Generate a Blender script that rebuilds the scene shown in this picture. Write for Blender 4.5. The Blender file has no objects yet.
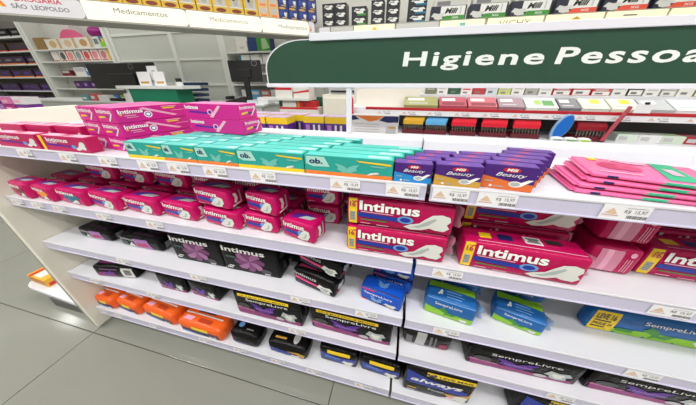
import bpy, bmesh, math, random
from mathutils import Vector, Matrix
random.seed(7)
R = math.radians
scene = bpy.context.scene
COL = scene.collection

# ---------------------------------------------------------------- camera, world, light, exposure
cam = bpy.data.cameras.new('camera')
cam.sensor_fit = 'HORIZONTAL'; cam.sensor_width = 36.0
cam.lens = 222.0 / 696.0 * 36.0
cam.clip_start = 0.02; cam.clip_end = 60
camo = bpy.data.objects.new('camera', cam)
camo.location = (0, 0, 1.52)
camo.rotation_euler = (R(90 - 28.27), 0, R(13.65))
COL.objects.link(camo)
scene.camera = camo

world = bpy.data.worlds.new('world'); scene.world = world
world.use_nodes = True
world.node_tree.nodes['Background'].inputs[0].default_value = (0.9, 0.95, 1.0, 1)
world.node_tree.nodes['Background'].inputs[1].default_value = 0.3
scene.view_settings.view_transform = 'Standard'
scene.view_settings.look = 'None'
scene.view_settings.exposure = 0.0
scene.view_settings.gamma = 1.0
scene.view_settings.use_curve_mapping = False

CEIL = 4.2
LAMPS = [(-10.6, 0.6), (-10.0, 3.4), (-8.6, 1.93), (-6.6, 3.7), (-4.2, -0.6), (-4.0, 1.4), (-2.9, 3.2), (-1.7, -0.7), (-1.2, 1.9),
         (0.9, -0.8), (1.2, 3.1), (1.9, 1.6), (3.6, -0.6), (4.2, 3.0), (-1.6, -1.5), (1.2, -1.6), (-7.0, -1.2), (-4.2, -1.6), (3.8, -1.6), (-0.4, 3.5), (2.7, 3.9)]  # the closing entries are fill lamps added to brighten shelf fronts and rear wall
LAMP_FRONT, LAMP_REAR = 36.0, 19.0

# ---------------------------------------------------------------- materials
MATS = {}
def lin(c):
    return tuple(((v / 255) / 12.92) if v / 255 <= 0.04045 else (((v / 255) + 0.055) / 1.055) ** 2.4 for v in c)
def M(name, rgb, rough=0.5, var=0.0, scale=20.0, bump=0.0, bscale=60.0, metal=0.0, emit=0.0, coat=0.0, alpha=1.0, trans=0.0):
    if name in MATS: return MATS[name]
    m = bpy.data.materials.new(name); m.use_nodes = True
    nt = m.node_tree; b = nt.nodes['Principled BSDF']
    c = lin(rgb)
    b.inputs['Base Color'].default_value = (*c, 1)
    b.inputs['Roughness'].default_value = rough
    b.inputs['Metallic'].default_value = metal
    if coat: b.inputs['Coat Weight'].default_value = coat; b.inputs['Coat Roughness'].default_value = 0.12
    if emit:
        b.inputs['Emission Color'].default_value = (*c, 1); b.inputs['Emission Strength'].default_value = emit
    if alpha < 1: b.inputs['Alpha'].default_value = alpha
    if trans: b.inputs['Transmission Weight'].default_value = trans
    tc = nt.nodes.new('ShaderNodeTexCoord')
    if var:
        n = nt.nodes.new('ShaderNodeTexNoise'); n.inputs['Scale'].default_value = scale; n.inputs['Detail'].default_value = 4
        nt.links.new(tc.outputs['Object'], n.inputs['Vector'])
        mx = nt.nodes.new('ShaderNodeMix'); mx.data_type = 'RGBA'
        mx.inputs[6].default_value = (*[v * (1 - var) for v in c], 1)
        mx.inputs[7].default_value = (*[min(1, v * (1 + var)) for v in c], 1)
        nt.links.new(n.outputs['Fac'], mx.inputs[0]); nt.links.new(mx.outputs[2], b.inputs['Base Color'])
    if bump:
        n2 = nt.nodes.new('ShaderNodeTexNoise'); n2.inputs['Scale'].default_value = bscale; n2.inputs['Detail'].default_value = 3
        nt.links.new(tc.outputs['Object'], n2.inputs['Vector'])
        bp = nt.nodes.new('ShaderNodeBump'); bp.inputs['Strength'].default_value = bump; bp.inputs['Distance'].default_value = 0.01
        nt.links.new(n2.outputs['Fac'], bp.inputs['Height']); nt.links.new(bp.outputs['Normal'], b.inputs['Normal'])
    MATS[name] = m
    return m
def ink(name, rgb): return M(name, rgb, 0.4, var=0.03, scale=30)
def film(name, rgb):
    m = M(name, rgb, 0.27, var=0.07, scale=14, bump=0.35, bscale=38)
    m.node_tree.nodes['Principled BSDF'].inputs['Specular IOR Level'].default_value = 0.3
    return m
def card(name, rgb): return M(name, rgb, 0.42, var=0.04, scale=10, bump=0.03, bscale=80)

WHITE = M('white_painted_steel', (225, 225, 232), 0.35, var=0.02, scale=5)
RAIL = M('lavender_rail_plastic', (206, 202, 226), 0.3, var=0.03, scale=6)
CREAM = M('cream_laminate', (240, 235, 221), 0.5, var=0.03, scale=4)
BACKP = M('grey_white_back_panel', (214, 214, 208), 0.5, var=0.03, scale=4)
DARK = M('black_rubber', (22, 22, 24), 0.6, var=0.1)
PAPER = M('paper_white', (243, 242, 246), 0.55, var=0.02)
GREY = M('print_grey', (120, 118, 122), 0.5, var=0.05)
LGREY = M('print_light_grey', (190, 190, 192), 0.5, var=0.04)
IWHITE = ink('ink_white', (248, 246, 246))
INAVY = ink('ink_navy', (22, 30, 92))
IBLUE = ink('ink_blue', (24, 52, 160))
ILBLUE = ink('ink_light_blue', (110, 160, 220))
IYEL = ink('ink_yellow', (246, 208, 34))
IORANGE = ink('ink_orange', (238, 128, 44))
IRED = ink('ink_red', (206, 30, 44))
IBLACK = ink('ink_black', (24, 22, 26))
IGREEN = ink('ink_green', (60, 140, 50))
ILIME = ink('ink_lime', (140, 200, 30))
IPAD = ink('ink_pad_white', (226, 226, 222))
IPADSH = ink('ink_pad_grey', (176, 186, 186))
IMAG = ink('ink_magenta', (182, 14, 84))
IPURP = ink('ink_purple', (84, 34, 150))
ILILAC = ink('ink_lilac', (176, 120, 190))
IPINK = ink('ink_pink', (232, 60, 130))
IPINKL = ink('ink_pale_pink', (244, 176, 204))
IGOLD = ink('ink_gold', (206, 158, 62))

# ---------------------------------------------------------------- generic helpers
def tag(o, label=None, cat=None, group=None, kind=None):
    if label: o['label'] = label
    if cat: o['category'] = cat
    if group: o['group'] = group
    if kind: o['kind'] = kind
    return o
def link(name, me, parent=None, loc=(0, 0, 0), rz=0):
    o = bpy.data.objects.new(name, me); COL.objects.link(o)
    o.location = loc; o.rotation_euler = (0, 0, rz)
    if parent is not None: o.parent = parent
    return o
def empty(name, loc=(0, 0, 0), rz=0):
    o = link(name, None, None, loc, rz); o.empty_display_size = 0.05
    return o
def dup(o, parent=None, loc=None, rz=None, label=None, group=None):
    c = o.copy(); COL.objects.link(c)
    if parent is not None: c.parent = parent
    if loc is not None: c.location = loc
    if rz is not None: c.rotation_euler = (0, 0, rz)
    if label: c['label'] = label
    if group: c['group'] = group
    for ch in [k for k in bpy.data.objects if k.parent == o]: dup(ch, c)
    return c

class MB:
    """collects polygons with material slots, builds ONE mesh"""
    def __init__(s): s.v = []; s.f = []; s.m = []; s.mats = []; s.sm = []
    def slot(s, mat):
        if mat not in s.mats: s.mats.append(mat)
        return s.mats.index(mat)
    def add(s, vs, fs, mat, smooth=False):
        b = len(s.v); s.v += [tuple(p) for p in vs]; k = s.slot(mat)
        for f in fs: s.f.append([b + i for i in f]); s.m.append(k); s.sm.append(smooth)
        return s
    def box(s, x0, x1, y0, y1, z0, z1, mat, bev=0.0, rot=None):
        if x0 > x1: x0, x1 = x1, x0
        if y0 > y1: y0, y1 = y1, y0
        if z0 > z1: z0, z1 = z1, z0
        bm = bmesh.new(); bmesh.ops.create_cube(bm, size=1)
        for v in bm.verts: v.co = Vector((x0 + (v.co.x + .5) * (x1 - x0), y0 + (v.co.y + .5) * (y1 - y0), z0 + (v.co.z + .5) * (z1 - z0)))
        if bev > 0:
            bv = min(bev, 0.45 * min(x1 - x0, y1 - y0, z1 - z0))
            bmesh.ops.bevel(bm, geom=list(bm.edges), offset=bv, segments=2, profile=0.6, affect='EDGES')
        if rot is not None:
            for v in bm.verts: v.co = rot @ v.co
        bm.verts.index_update()
        s.add([v.co[:] for v in bm.verts], [[v.index for v in f.verts] for f in bm.faces], mat)
        bm.free(); return s
    def prism(s, pts, y0, y1, mat, axis='y'):
        """extrude a polygon given in (x,z) along y (or (x,y) along z)"""
        n = len(pts)
        P = (lambda a, b, c: (a, c, b)) if axis == 'y' else (lambda a, b, c: (a, b, c))
        vs = [P(a, b, y0) for a, b in pts] + [P(a, b, y1) for a, b in pts]
        fs = [list(range(n))[::-1], list(range(n, 2 * n))] + [[i, (i + 1) % n, n + (i + 1) % n, n + i] for i in range(n)]
        return s.add(vs, fs, mat)
    def cyl(s, p0, p1, r0, r1, mat, n=10):
        p0 = Vector(p0); p1 = Vector(p1); d = (p1 - p0).normalized()
        a = d.orthogonal().normalized(); b = d.cross(a)
        vs = []
        for p, r in ((p0, r0), (p1, r1)):
            for i in range(n):
                t = 2 * math.pi * i / n; vs.append(p + a * math.cos(t) * r + b * math.sin(t) * r)
        fs = [[i, (i + 1) % n, n + (i + 1) % n, n + i] for i in range(n)] + [list(range(n))[::-1], list(range(n, 2 * n))]
        return s.add(vs, fs, mat)
    def mesh(s, name):
        me = bpy.data.meshes.new(name); me.from_pydata(s.v, [], s.f)
        for m in s.mats: me.materials.append(m)
        me.polygons.foreach_set('material_index', s.m)
        me.polygons.foreach_set('use_smooth', s.sm)
        bm = bmesh.new(); bm.from_mesh(me); bmesh.ops.recalc_face_normals(bm, faces=bm.faces); bm.to_mesh(me); bm.free()
        me.update(); return me
    def build(s, name, parent=None, loc=(0, 0, 0), rz=0): return link(name, s.mesh(name), parent, loc, rz)

# ---------------------------------------------------------------- lettering
TXT = {}
def text_geo(txt, bold=0.0, shear=0.0, space=1.0):
    """vertices (0..1,0..1) and faces of a word, flat, unit box; plus aspect"""
    key = (txt, bold, shear, space)
    if key in TXT: return TXT[key]
    cu = bpy.data.curves.new('lettering', 'FONT'); cu.body = txt; cu.size = 1; cu.offset = bold; cu.shear = shear; cu.space_character = space
    cu.resolution_u = 3; cu.fill_mode = 'FRONT'
    o = bpy.data.objects.new('lettering', cu); COL.objects.link(o)
    dg = bpy.context.evaluated_depsgraph_get(); dg.update()
    me = bpy.data.meshes.new_from_object(o.evaluated_get(dg))
    vs = [(v.co.x, v.co.y) for v in me.vertices]; fs = [list(p.vertices) for p in me.polygons]
    bpy.data.objects.remove(o); bpy.data.curves.remove(cu); bpy.data.meshes.remove(me)
    x0 = min(v[0] for v in vs); x1 = max(v[0] for v in vs); y0 = min(v[1] for v in vs); y1 = max(v[1] for v in vs)
    vs = [((a - x0) / (x1 - x0), (b - y0) / (y1 - y0)) for a, b in vs]
    TXT[key] = (vs, fs); return TXT[key]

# ---------------------------------------------------------------- packaging
PADP = [(0, .14), (.16, .0), (.42, .06), (.58, .2), (.7, .12), (.9, .1), (1, .3), (.93, .48), (1, .68), (.97, .9), (.8, 1), (.6, .93), (.46, .68), (.34, .42), (.14, .3)]
PADI = [(.1, .14), (.3, .1), (.55, .35), (.75, .75), (.7, .85), (.5, .6), (.3, .3)]
FLY = [(.5, .05), (.32, .0), (.24, .18), (.08, .3), (.14, .55), (0, .95), (.2, .9), (.4, .7), (.5, .5), (.6, .7), (.8, .9), (1, .95), (.86, .55), (.92, .3), (.76, .18), (.68, .0)]
LEAF = [(0, .6), (.2, 1), (.45, .75), (.55, .4), (1, .55), (.8, .1), (.5, .15), (.3, 0), (.35, .35)]
SHO = [(0, .5), (.18, 1), (.5, .85), (.85, .95), (1, .6), (.8, .45), (.85, .1), (.5, 0), (.25, .15), (.2, .4)]
def fit(poly, u0, v0, u1, v1): return [(u0 + a * (u1 - u0), v0 + b * (v1 - v0)) for a, b in poly]
def ell(cu, cv, ru, rv, n=20): return [(cu + ru * math.cos(2 * math.pi * i / n), cv + rv * math.sin(2 * math.pi * i / n)) for i in range(n)]

def body_map(w, d, h, rad, bul):
    hx, hy, hz = w / 2, d / 2, h / 2
    r = min(rad, hx * .9, hy * .9, hz * .9)
    def f(x, y, z):
        p = [x, y - hy, z - hz]; half = (hx, hy, hz)
        core = [max(-(half[i] - r), min(half[i] - r, p[i])) for i in range(3)]
        v = [p[i] - core[i] for i in range(3)]; L = math.sqrt(sum(a * a for a in v))
        if L > 1e-9: q = [core[i] + v[i] / L * min(L, r) for i in range(3)]
        else: q = p[:]
        u = [max(-1, min(1, p[i] / half[i])) for i in range(3)]
        g = [1 - u[i] * u[i] for i in range(3)]
        s = [math.copysign(1, u[i]) * abs(u[i]) ** 3 for i in range(3)]
        q[0] += s[0] * bul[0] * g[1] * g[2]; q[1] += s[1] * bul[1] * g[0] * g[2]; q[2] += s[2] * bul[2] * g[0] * g[1]
        return (q[0], q[1] + hy, max(0.0, q[2] + hz))
    return f

def body_mesh(w, d, h, f, mat, soft):
    if soft:
        nx, ny, nz = 14, 8, 8
        lo = lambda n: [0.5 - 0.5 * math.cos(math.pi * i / n) for i in range(n + 1)]
    else:
        nx = ny = nz = 3
        e = 0.012
        lo = lambda n: [0, e, 1 - e, 1]
    X = [-w / 2 + w * t for t in lo(nx)]; Y = [d * t for t in lo(ny)]; Z = [h * t for t in lo(nz)]
    bm = bmesh.new(); idx = {}
    def V(x, y, z):
        k = (round(x, 6), round(y, 6), round(z, 6))
        if k not in idx: idx[k] = bm.verts.new(f(x, y, z))
        return idx[k]
    def quad(a, b, c, e_):
        try: bm.faces.new((a, b, c, e_)).smooth = soft
        except ValueError: pass
    for i in range(nx):
        for k in range(nz):
            for y in (0, d): quad(V(X[i], y, Z[k]), V(X[i + 1], y, Z[k]), V(X[i + 1], y, Z[k + 1]), V(X[i], y, Z[k + 1]))
        for j in range(ny):
            for z in (0, h): quad(V(X[i], Y[j], z), V(X[i + 1], Y[j], z), V(X[i + 1], Y[j + 1], z), V(X[i], Y[j + 1], z))
    for j in range(ny):
        for k in range(nz):
            for x in (-w / 2, w / 2): quad(V(x, Y[j], Z[k]), V(x, Y[j + 1], Z[k]), V(x, Y[j + 1], Z[k + 1]), V(x, Y[j], Z[k + 1]))
    bmesh.ops.recalc_face_normals(bm, faces=bm.faces)
    me = bpy.data.meshes.new('pack_body'); bm.to_mesh(me); bm.free(); me.materials.append(mat)
    return me

def art_mesh(name, items, w, d, h, f, soft):
    """flat print on one face: F front, T top, R right end, L left end; items carry their layer height"""
    mb = MB()
    for it in items:
        face, typ, data, mat, off = it
        if face == 'F': P = lambda u, v: (-w / 2 + u * w, 0.0, v * h); n = (0, -1, 0); su, sv = w, h
        elif face == 'T': P = lambda u, v: (-w / 2 + u * w, v * d, h); n = (0, 0, 1); su, sv = w, d
        elif face == 'R': P = lambda u, v: (w / 2, u * d, v * h); n = (1, 0, 0); su, sv = d, h
        else: P = lambda u, v: (-w / 2, (1 - u) * d, v * h); n = (-1, 0, 0); su, sv = d, h
        if typ == 'text':
            t, (u0, v0, u1, v1) = data[0], data[1]
            vs, fs = text_geo(t, *(data[2:] if len(data) > 2 else ()))
            uv = [(u0 + a * (u1 - u0), v0 + b * (v1 - v0)) for a, b in vs]
        else:
            if typ == 'rect':
                u0, v0, u1, v1 = data; pts = [(u0, v0), (u1, v0), (u1, v1), (u0, v1)]
            else: pts = data
            bm = bmesh.new(); bv = [bm.verts.new((a * su, b * sv, 0)) for a, b in pts]; bm.faces.new(bv)
            bmesh.ops.triangulate(bm, faces=bm.faces)
            if soft:
                for _ in range(4):
                    lim = max(0.016, max(su, sv) * .08)
                    el = [e for e in bm.edges if e.calc_length() > lim]
                    if not el: break
                    bmesh.ops.subdivide_edges(bm, edges=el, cuts=1)
                    bmesh.ops.triangulate(bm, faces=bm.faces)
            bm.verts.index_update()
            uv = [(v.co.x / su, v.co.y / sv) for v in bm.verts]; fs = [[v.index for v in q.verts] for q in bm.faces]; bm.free()
        out = []
        for a, b in uv:
            q = f(*P(a, b)); out.append((q[0] + n[0] * off, q[1] + n[1] * off, q[2] + n[2] * off))
        mb.add(out, fs, mat)
    return mb.mesh(name)

def flap_mesh(w, d, h, side, mat):
    """sealed, pinched end of a film pack: a crumpled fin"""
    s = side; mb = MB(); n = 6; rows = []
    for i in range(n + 1):
        t = i / n; z = h * (0.12 + 0.76 * t)
        wob = 0.004 * math.sin(i * 2.3)
        rows.append([(s * (w / 2 - 0.004), d * .5 + wob * .3 - d * .28, z), (s * (w / 2 + 0.010), d * .5 + wob, z + .001), (s * (w / 2 + 0.027 + 0.004 * math.sin(i * 1.7)), d * .5 - wob * 1.5 - 0.006, z), (s * (w / 2 - 0.004), d * .5 + wob * .3 + d * .28, z)])
    vs = [p for r in rows for p in r]; fs = []
    for i in range(n):
        for j in (0, 1): fs.append([i * 4 + j, i * 4 + j + 1, i * 4 + 5 + j, i * 4 + 4 + j])
        fs.append([i * 4 + 1, i * 4 + 3, i * 4 + 7, i * 4 + 5])
    mb.add(vs, fs, mat, True); return mb.mesh('end_seal')

def pack(name, label, cat, x0, x1, y, z, h, d, mat, art=(), soft=False, yaw=0.0, group=None, seal=None, rad=None, bul=None, pitch=0.0, split=False):
    w = x1 - x0
    if rad is None: rad = min(0.016, h * .22, d * .3) if soft else 0.0012
    if bul is None: bul = (.006, .004, .005) if soft else (0, 0, 0)
    f = body_map(w, d, h, rad, bul)
    o = link(name, body_mesh(w, d, h, f, mat, soft), None, ((x0 + x1) / 2, y, z), yaw)
    if pitch: o.rotation_euler.x = pitch
    tag(o, label, cat, group)
    if not soft: f = lambda a, b, c: (a, b, c)
    lay = {}; base = 0.0010 if soft else 0.0004
    done = []
    for a in art:
        k = lay.get(a[0], 0); lay[a[0]] = k + 1
        done.append((*a[:4], base + 0.00018 * k))
    for face, nm in (('F', 'front_print'), ('T', 'top_print'), ('R', 'end_print'), ('L', 'end_print')):
        pr = [a for a in done if a[0] == face and a[1] != 'text']
        for grp in ([[a] for a in pr] if split else [pr] if pr else []): link(nm, art_mesh(nm, grp, w, d, h, f, soft), o)
    for a in done:
        if a[1] == 'text': link('lettering', art_mesh('lettering', [a], w, d, h, f, soft), o)
    if seal:
        for s in ((-1, 1) if seal[1] == 'both' else ((1,) if seal[1] == 'right' else (-1,))):
            link('end_seal', flap_mesh(w, d, h, s, seal[0]), o)
    return o

# ================================================================ THE SETTING
def structure(name, mb, label, cat): return tag(mb.build(name), label, cat, kind='structure')
GROUT = M('dark_grout', (70, 70, 66), 0.8, var=0.1)
TILE = M('grey_porcelain', (146, 147, 138), 0.13, var=0.06, scale=2.2, bump=0.02, bscale=6)
fl = structure('floor', MB().box(-13, 6, -4, 6, -0.06, -0.004, GROUT), 'grey porcelain tiled shop floor with thin dark joints', 'floor')
TX, TY = 1.70, 0.75
tile_me = MB().box(-TX / 2 + .0025, TX / 2 - .0025, -TY / 2 + .0025, TY / 2 - .0025, -0.004, 0.0, TILE, 0.001).mesh('floor_tile')
for i in range(-6, 4):
    for j in range(-5, 7):
        link('floor_tile', tile_me, fl, (-1.93 + TX * (i + .5), .485 + TY * (j + .5), 0))
PLAST = M('white_plaster', (226, 225, 217), 0.8, var=0.02, scale=3)
structure('wall_back', MB().box(-13, 6, 5.2, 5.3, 0, CEIL, PLAST), 'plain off-white plaster wall behind the counter shelves', 'wall')
structure('wall_left', MB().box(-13.1, -13, -4, 5.3, 0, CEIL, PLAST), 'plain off-white plaster side wall of the shop', 'wall')
structure('wall_right', MB().box(6, 6.1, -4, 5.3, 0, CEIL, PLAST), 'plain off-white plaster end wall of the shop', 'wall')
structure('wall_front', MB().box(-13.1, 6.1, -4.1, -4, 0, CEIL, PLAST), 'plain off-white plaster wall across the aisle', 'wall')
structure('ceiling', MB().box(-13.1, 6.1, -4.1, 5.3, CEIL, CEIL + .1, M('white_ceiling', (240, 240, 238), 0.9, var=0.01)), 'flat white shop ceiling with light fittings', 'ceiling')
LAMPM = M('lamp_diffuser', (255, 252, 246), 0.5, emit=4.0)
LBODY = M('lamp_housing', (230, 230, 232), 0.4)
lb = MB().box(-.66, .66, -.1, .1, CEIL - .06, CEIL, LBODY, .006).mesh('housing')
ld = MB().box(-.62, .62, -.07, .07, CEIL - .068, CEIL - .06, LAMPM).mesh('diffuser')
la = bpy.data.lights.new('strip_light', 'AREA'); la.shape = 'RECTANGLE'; la.size = 1.24; la.size_y = .16; la.energy = LAMP_FRONT; la.color = (1.0, 0.985, 0.96)
lr = la.copy(); lr.energy = LAMP_REAR
for x, y in LAMPS:
    t = empty('ceiling_light', (x, y, 0)); tag(t, 'unseen white ceiling light fitting with a long glowing diffuser, some of the set added as fill', 'ceiling light', 'strip lights on the ceiling')
    link('housing', lb, t); link('diffuser', ld, t)
    lo = bpy.data.objects.new('tube', la if y < 0 else lr); COL.objects.link(lo); lo.parent = t; lo.location = (0, 0, CEIL - .075)

# ================================================================ THE GONDOLA
YF, YB = 0.56, 0.93
SZ = [1.285, 1.020, 0.740, 0.506, 0.178]   # shelf surfaces
LIP = [(1.288, 1.243), (1.022, 0.972), (0.742, 0.694), (0.508, 0.460), (0.180, 0.118)]
XL, XG, XR = -1.905, 0.078, 1.75
def price_label_mesh(w, h):
    mb = MB()
    mb.add([(-w / 2, 0, -h / 2), (w / 2, 0, -h / 2), (w / 2, 0, h / 2), (-w / 2, 0, h / 2)], [[0, 1, 2, 3]], PAPER)
    q = -0.0004
    mb.add([(-w * .42, q, -h * .12), (-w * .14, q, -h * .12), (-w * .28, q, h * .3)], [[0, 1, 2]], M('label_orange', (226, 192, 176), .5))
    mb.add([(-w * .33, q * 2, -h * .1), (-w * .23, q * 2, -h * .1), (-w * .28, q * 2, h * .1)], [[0, 1, 2]], M('label_yellow', (232, 206, 130), .5))
    def bar(x0, x1, z0, z1, m): mb.add([(x0, q, z0), (x1, q, z0), (x1, q, z1), (x0, q, z1)], [[0, 1, 2, 3]], m)
    bar(-w * .45, -w * .1, -h * .27, -h * .19, M('label_red', (220, 176, 176), .5))
    bar(w * .0, w * .42, h * .31, h * .36, LGREY)
    x = w * .08
    for i in range(12):
        ww = w * (0.012 + 0.012 * ((i * 7) % 3)); bar(x, x + ww, -h * .38, -h * .16, GREY); x += ww + w * .011
    vs, fs = text_geo('R$  15,97', 0.01)
    mb.add([(w * (-.02 + .46 * a), q, h * (-.05 + .26 * b)) for a, b in vs], fs, GREY)
    return mb.mesh('price_label')
LABX = [[-1.502, -1.253, -1.045, -.858, -.728, -.58, -.406, -.145, .014, .135, .243, .501], [-1.832, -1.685, -1.533, -1.254, -.967, .181, .727],
        [-1.316, -.856, -.343, -.063, .232, .808], [-1.676, -1.247, -.384, .679], [-1.84, -1.70, -1.408, -1.026, -.783, -.539, -.325, -.057]]
label_me = price_label_mesh(0.088, 0.036)

def gondola(label, x0, x1, left_end):
    t = empty('gondola_bay', ((x0 + x1) / 2, YB, 0)); tag(t, label, 'shelving')
    def part(name, mb, par=None):
        o = mb.build(name, par or t)
        if par is None: o.matrix_parent_inverse = Matrix.Translation(t.location).inverted()
        return o
    part('back_panel', MB().box(x0, x1, YB, YB + .03, 0.06, 1.285, BACKP))
    part('plinth', MB().box(x0 + .01, x1 - .01, .66, 1.36, 0.0, .105, M('grey_plinth', (120, 120, 122), .6)))
    cap = part('spine_cap', MB().box(x0, x1, YB - .002, 1.03, 1.262, 1.322, WHITE, .004))
    part('rear_shelf', MB().box(x0, x1, 1.032, 1.40, 1.238, 1.255, WHITE, .002))
    for i, (zt, zb) in enumerate(LIP):
        sh = part('shelf', MB().box(x0 + .003, x1 - .003, YF + .004, YB, SZ[i] - .014, SZ[i], WHITE, .002))
        rail = MB()
        rail.box(x0 + .003, x1 - .003, YF, YF + .0095, zt - .007, zt, WHITE, .002)
        rail.box(x0 + .003, x1 - .003, YF + .002, YF + .007, zb, zt - .006, RAIL, .001)
        rail.box(x0 + .003, x1 - .003, YF - .001, YF + .008, zb, zb + .004, RAIL, .001)
        part('price_rail', rail, sh)
        for x in LABX[i]:
            if x0 < x < x1: link('price_label', label_me, sh, (x, YF - .0005 + .0006, (zt - .005 + zb + .003) / 2))
        for xb in ((x0 + .02, x1 - .02)):
            br = part('bracket', MB().prism([(0, 0), (.34, 0), (.34, -.05), (.05, -.022)], -.002, .002, LGREY), sh)
            br.rotation_euler = (0, 0, R(90)); br.location = (xb, YB - .34, SZ[i] - .014)
    for xp in ((x0 + .015, x1 - .015)):
        part('upright', MB().box(xp - .012, xp + .012, YB - .006, YB - .001, .1, 1.26, LGREY))
    if left_end:
        part('end_panel', MB().box(x0 - .034, x0 - .002, .515, 1.02, 0.03, 1.405, CREAM, .003))
        part('end_panel_trim', MB().box(x0 - .041, x0 - .035, .512, .545, 0.03, 1.4, M('grey_edge_trim', (165, 165, 160), .4), .001))
    part('joint_strip', MB().box(x1 - .004, x1 + .003, YF + .012, YB, .1, .12, DARK))
    return t
gondola('white gondola bay with a cream end panel and pink, teal and black packs', XL, XG, True)
gondola('white gondola bay beside the purple cartons, holding flat pink packets on top', XG + .005, XR, False)

# ================================================================ HANGING SIGN
GREEN = M('sign_green', (29, 70, 51), 0.45, var=0.05, scale=3)
sg = empty('aisle_sign', (-.238, .98, 1.322)); tag(sg, 'green aisle sign reading Higiene Pessoal on white posts above the gondola', 'sign')
def sp(name, mb):
    o = mb.build(name, sg); o.matrix_parent_inverse = Matrix.Translation(sg.location).inverted(); return o
sx0, sx1, sz0, sz1, sy = -.60, 1.62, 1.515, 1.668, 1.0
def round_left(x0, x1, z0, z1, r, n=10):
    p = [(x0, z0), (x1, z0), (x1, z1)]
    for i in range(n + 1):
        a = math.pi / 2 + (math.pi / 2) * i / n; p.append((x0 + r + r * math.cos(a), z1 - r * .62 + r * .62 * math.sin(a)))
    return p
SEDGE = M('sign_white_edge', (228, 228, 236), 0.4, var=0.02)
sp('border', MB().prism(round_left(sx0 - .008, sx1, sz0, sz1 + .004, .17), sy, sy + .012, SEDGE))
sp('panel', MB().prism(round_left(sx0, sx1, sz0 + .004, sz1, .165), sy - .004, sy, GREEN))
sp('top_rail', MB().box(-.395, sx1, sy - .012, sy + .014, 1.664, 1.688, SEDGE, .002))
sp('bottom_rail', MB().box(sx0 - .008, sx1, sy - .012, sy + .014, 1.504, 1.519, SEDGE, .002))
for x in (-.238, 1.45): sp('post', MB().box(x - .011, x + .011, sy - .008, sy + .008, 1.3225, 1.506, WHITE, .002))
SLET = M('sign_letter_white', (232, 238, 232), .5)
for txt, a0, a1, b0, b1 in (('Higiene', -.032, .423, 1.561, 1.620), ('Pessoal', .456, .866, 1.5745, 1.621)):
    vs, fs = text_geo(txt, 0.024, 0.03, 1.16); mb = MB()
    mb.add([(a0 + a * (a1 - a0), sy - .0052, b0 + b * (b1 - b0)) for a, b in vs], fs, SLET); sp('lettering', mb)

# ================================================================ PRODUCTS ON THE GONDOLA
MAGF = film('magenta_film', (196, 14, 98)); MAGD = film('crimson_film', (186, 12, 84)); MAGC = card('magenta_card', (208, 26, 138)); MAGC2 = card('crimson_card', (190, 18, 92))
TEAL = card('teal_card', (34, 164, 152)); PURP = card('purple_card', (70, 24, 120)); BLACKF = film('black_film', (13, 12, 14)); BLACKC = card('black_card', (15, 14, 16))
PINKF = film('pink_film', (240, 112, 166)); BLUEF = film('blue_film', (22, 84, 196)); TBLUE = film('steel_blue_film', (34, 100, 170)); ORANGEF = film('orange_film', (240, 100, 36))
for _m in (BLACKF, BLACKC): _m.node_tree.nodes['Principled BSDF'].inputs['Specular IOR Level'].default_value = 0.18
SEALP = M('clear_pink_seal', (226, 150, 180), .2, var=.1, alpha=.75, bump=.4, bscale=70)
SEALK = M('black_seal', (54, 54, 58), .25, var=.2, bump=.4, bscale=70)

def bars(face, rows, mat):
    return [(face, 'rect', r, mat) for r in rows]

# ---- top shelf
z1 = SZ[0] + .001
def flat_art(tab):
    a = [('F', 'poly', [(.12, .5), (.75, .38), (.75, .28), (.12, .36)], IPURP), ('F', 'poly', fit(PADP, .72, .12, .95, .72), IPAD), ('F', 'poly', ell(.7, .35, .05, .13), ILBLUE),
         ('F', 'rect', (.18, .5, .36, .55), IPINKL), ('T', 'rect', (.05, .1, .95, .9), IPINKL), ('T', 'rect', (.4, .3, .6, .9), IMAG)]
    if tab: a.append(('F', 'poly', [(.0, .02), (.06, .02), (.08, .98), (.0, .98)], IYEL))
    a.append(('F', 'text', ('Intimus', (.16, .6, .62, .88), .02), IWHITE))
    return a
pack('tampon_carton', 'crimson carton with a white tube picture beside the cream end panel', 'carton', -1.66, -1.405, .572, z1, .057, .042, MAGC2, flat_art(False))
pack('tampon_carton', 'crimson carton with a yellow left tab, front corner of the top shelf', 'carton', -1.385, -1.135, .574, z1, .057, .042, MAGC2, flat_art(True))
rear = pack('tampon_carton', 'crimson carton with a pale pink top in the row behind', 'carton', -1.74, -1.59, .63, z1, .078, .07, MAGC2, flat_art(False)[:-1], group='crimson cartons in the rear row')
for k in range(1, 3): dup(rear, loc=(-1.665 + .156 * k, .63 + .01 * k, z1))
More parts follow.
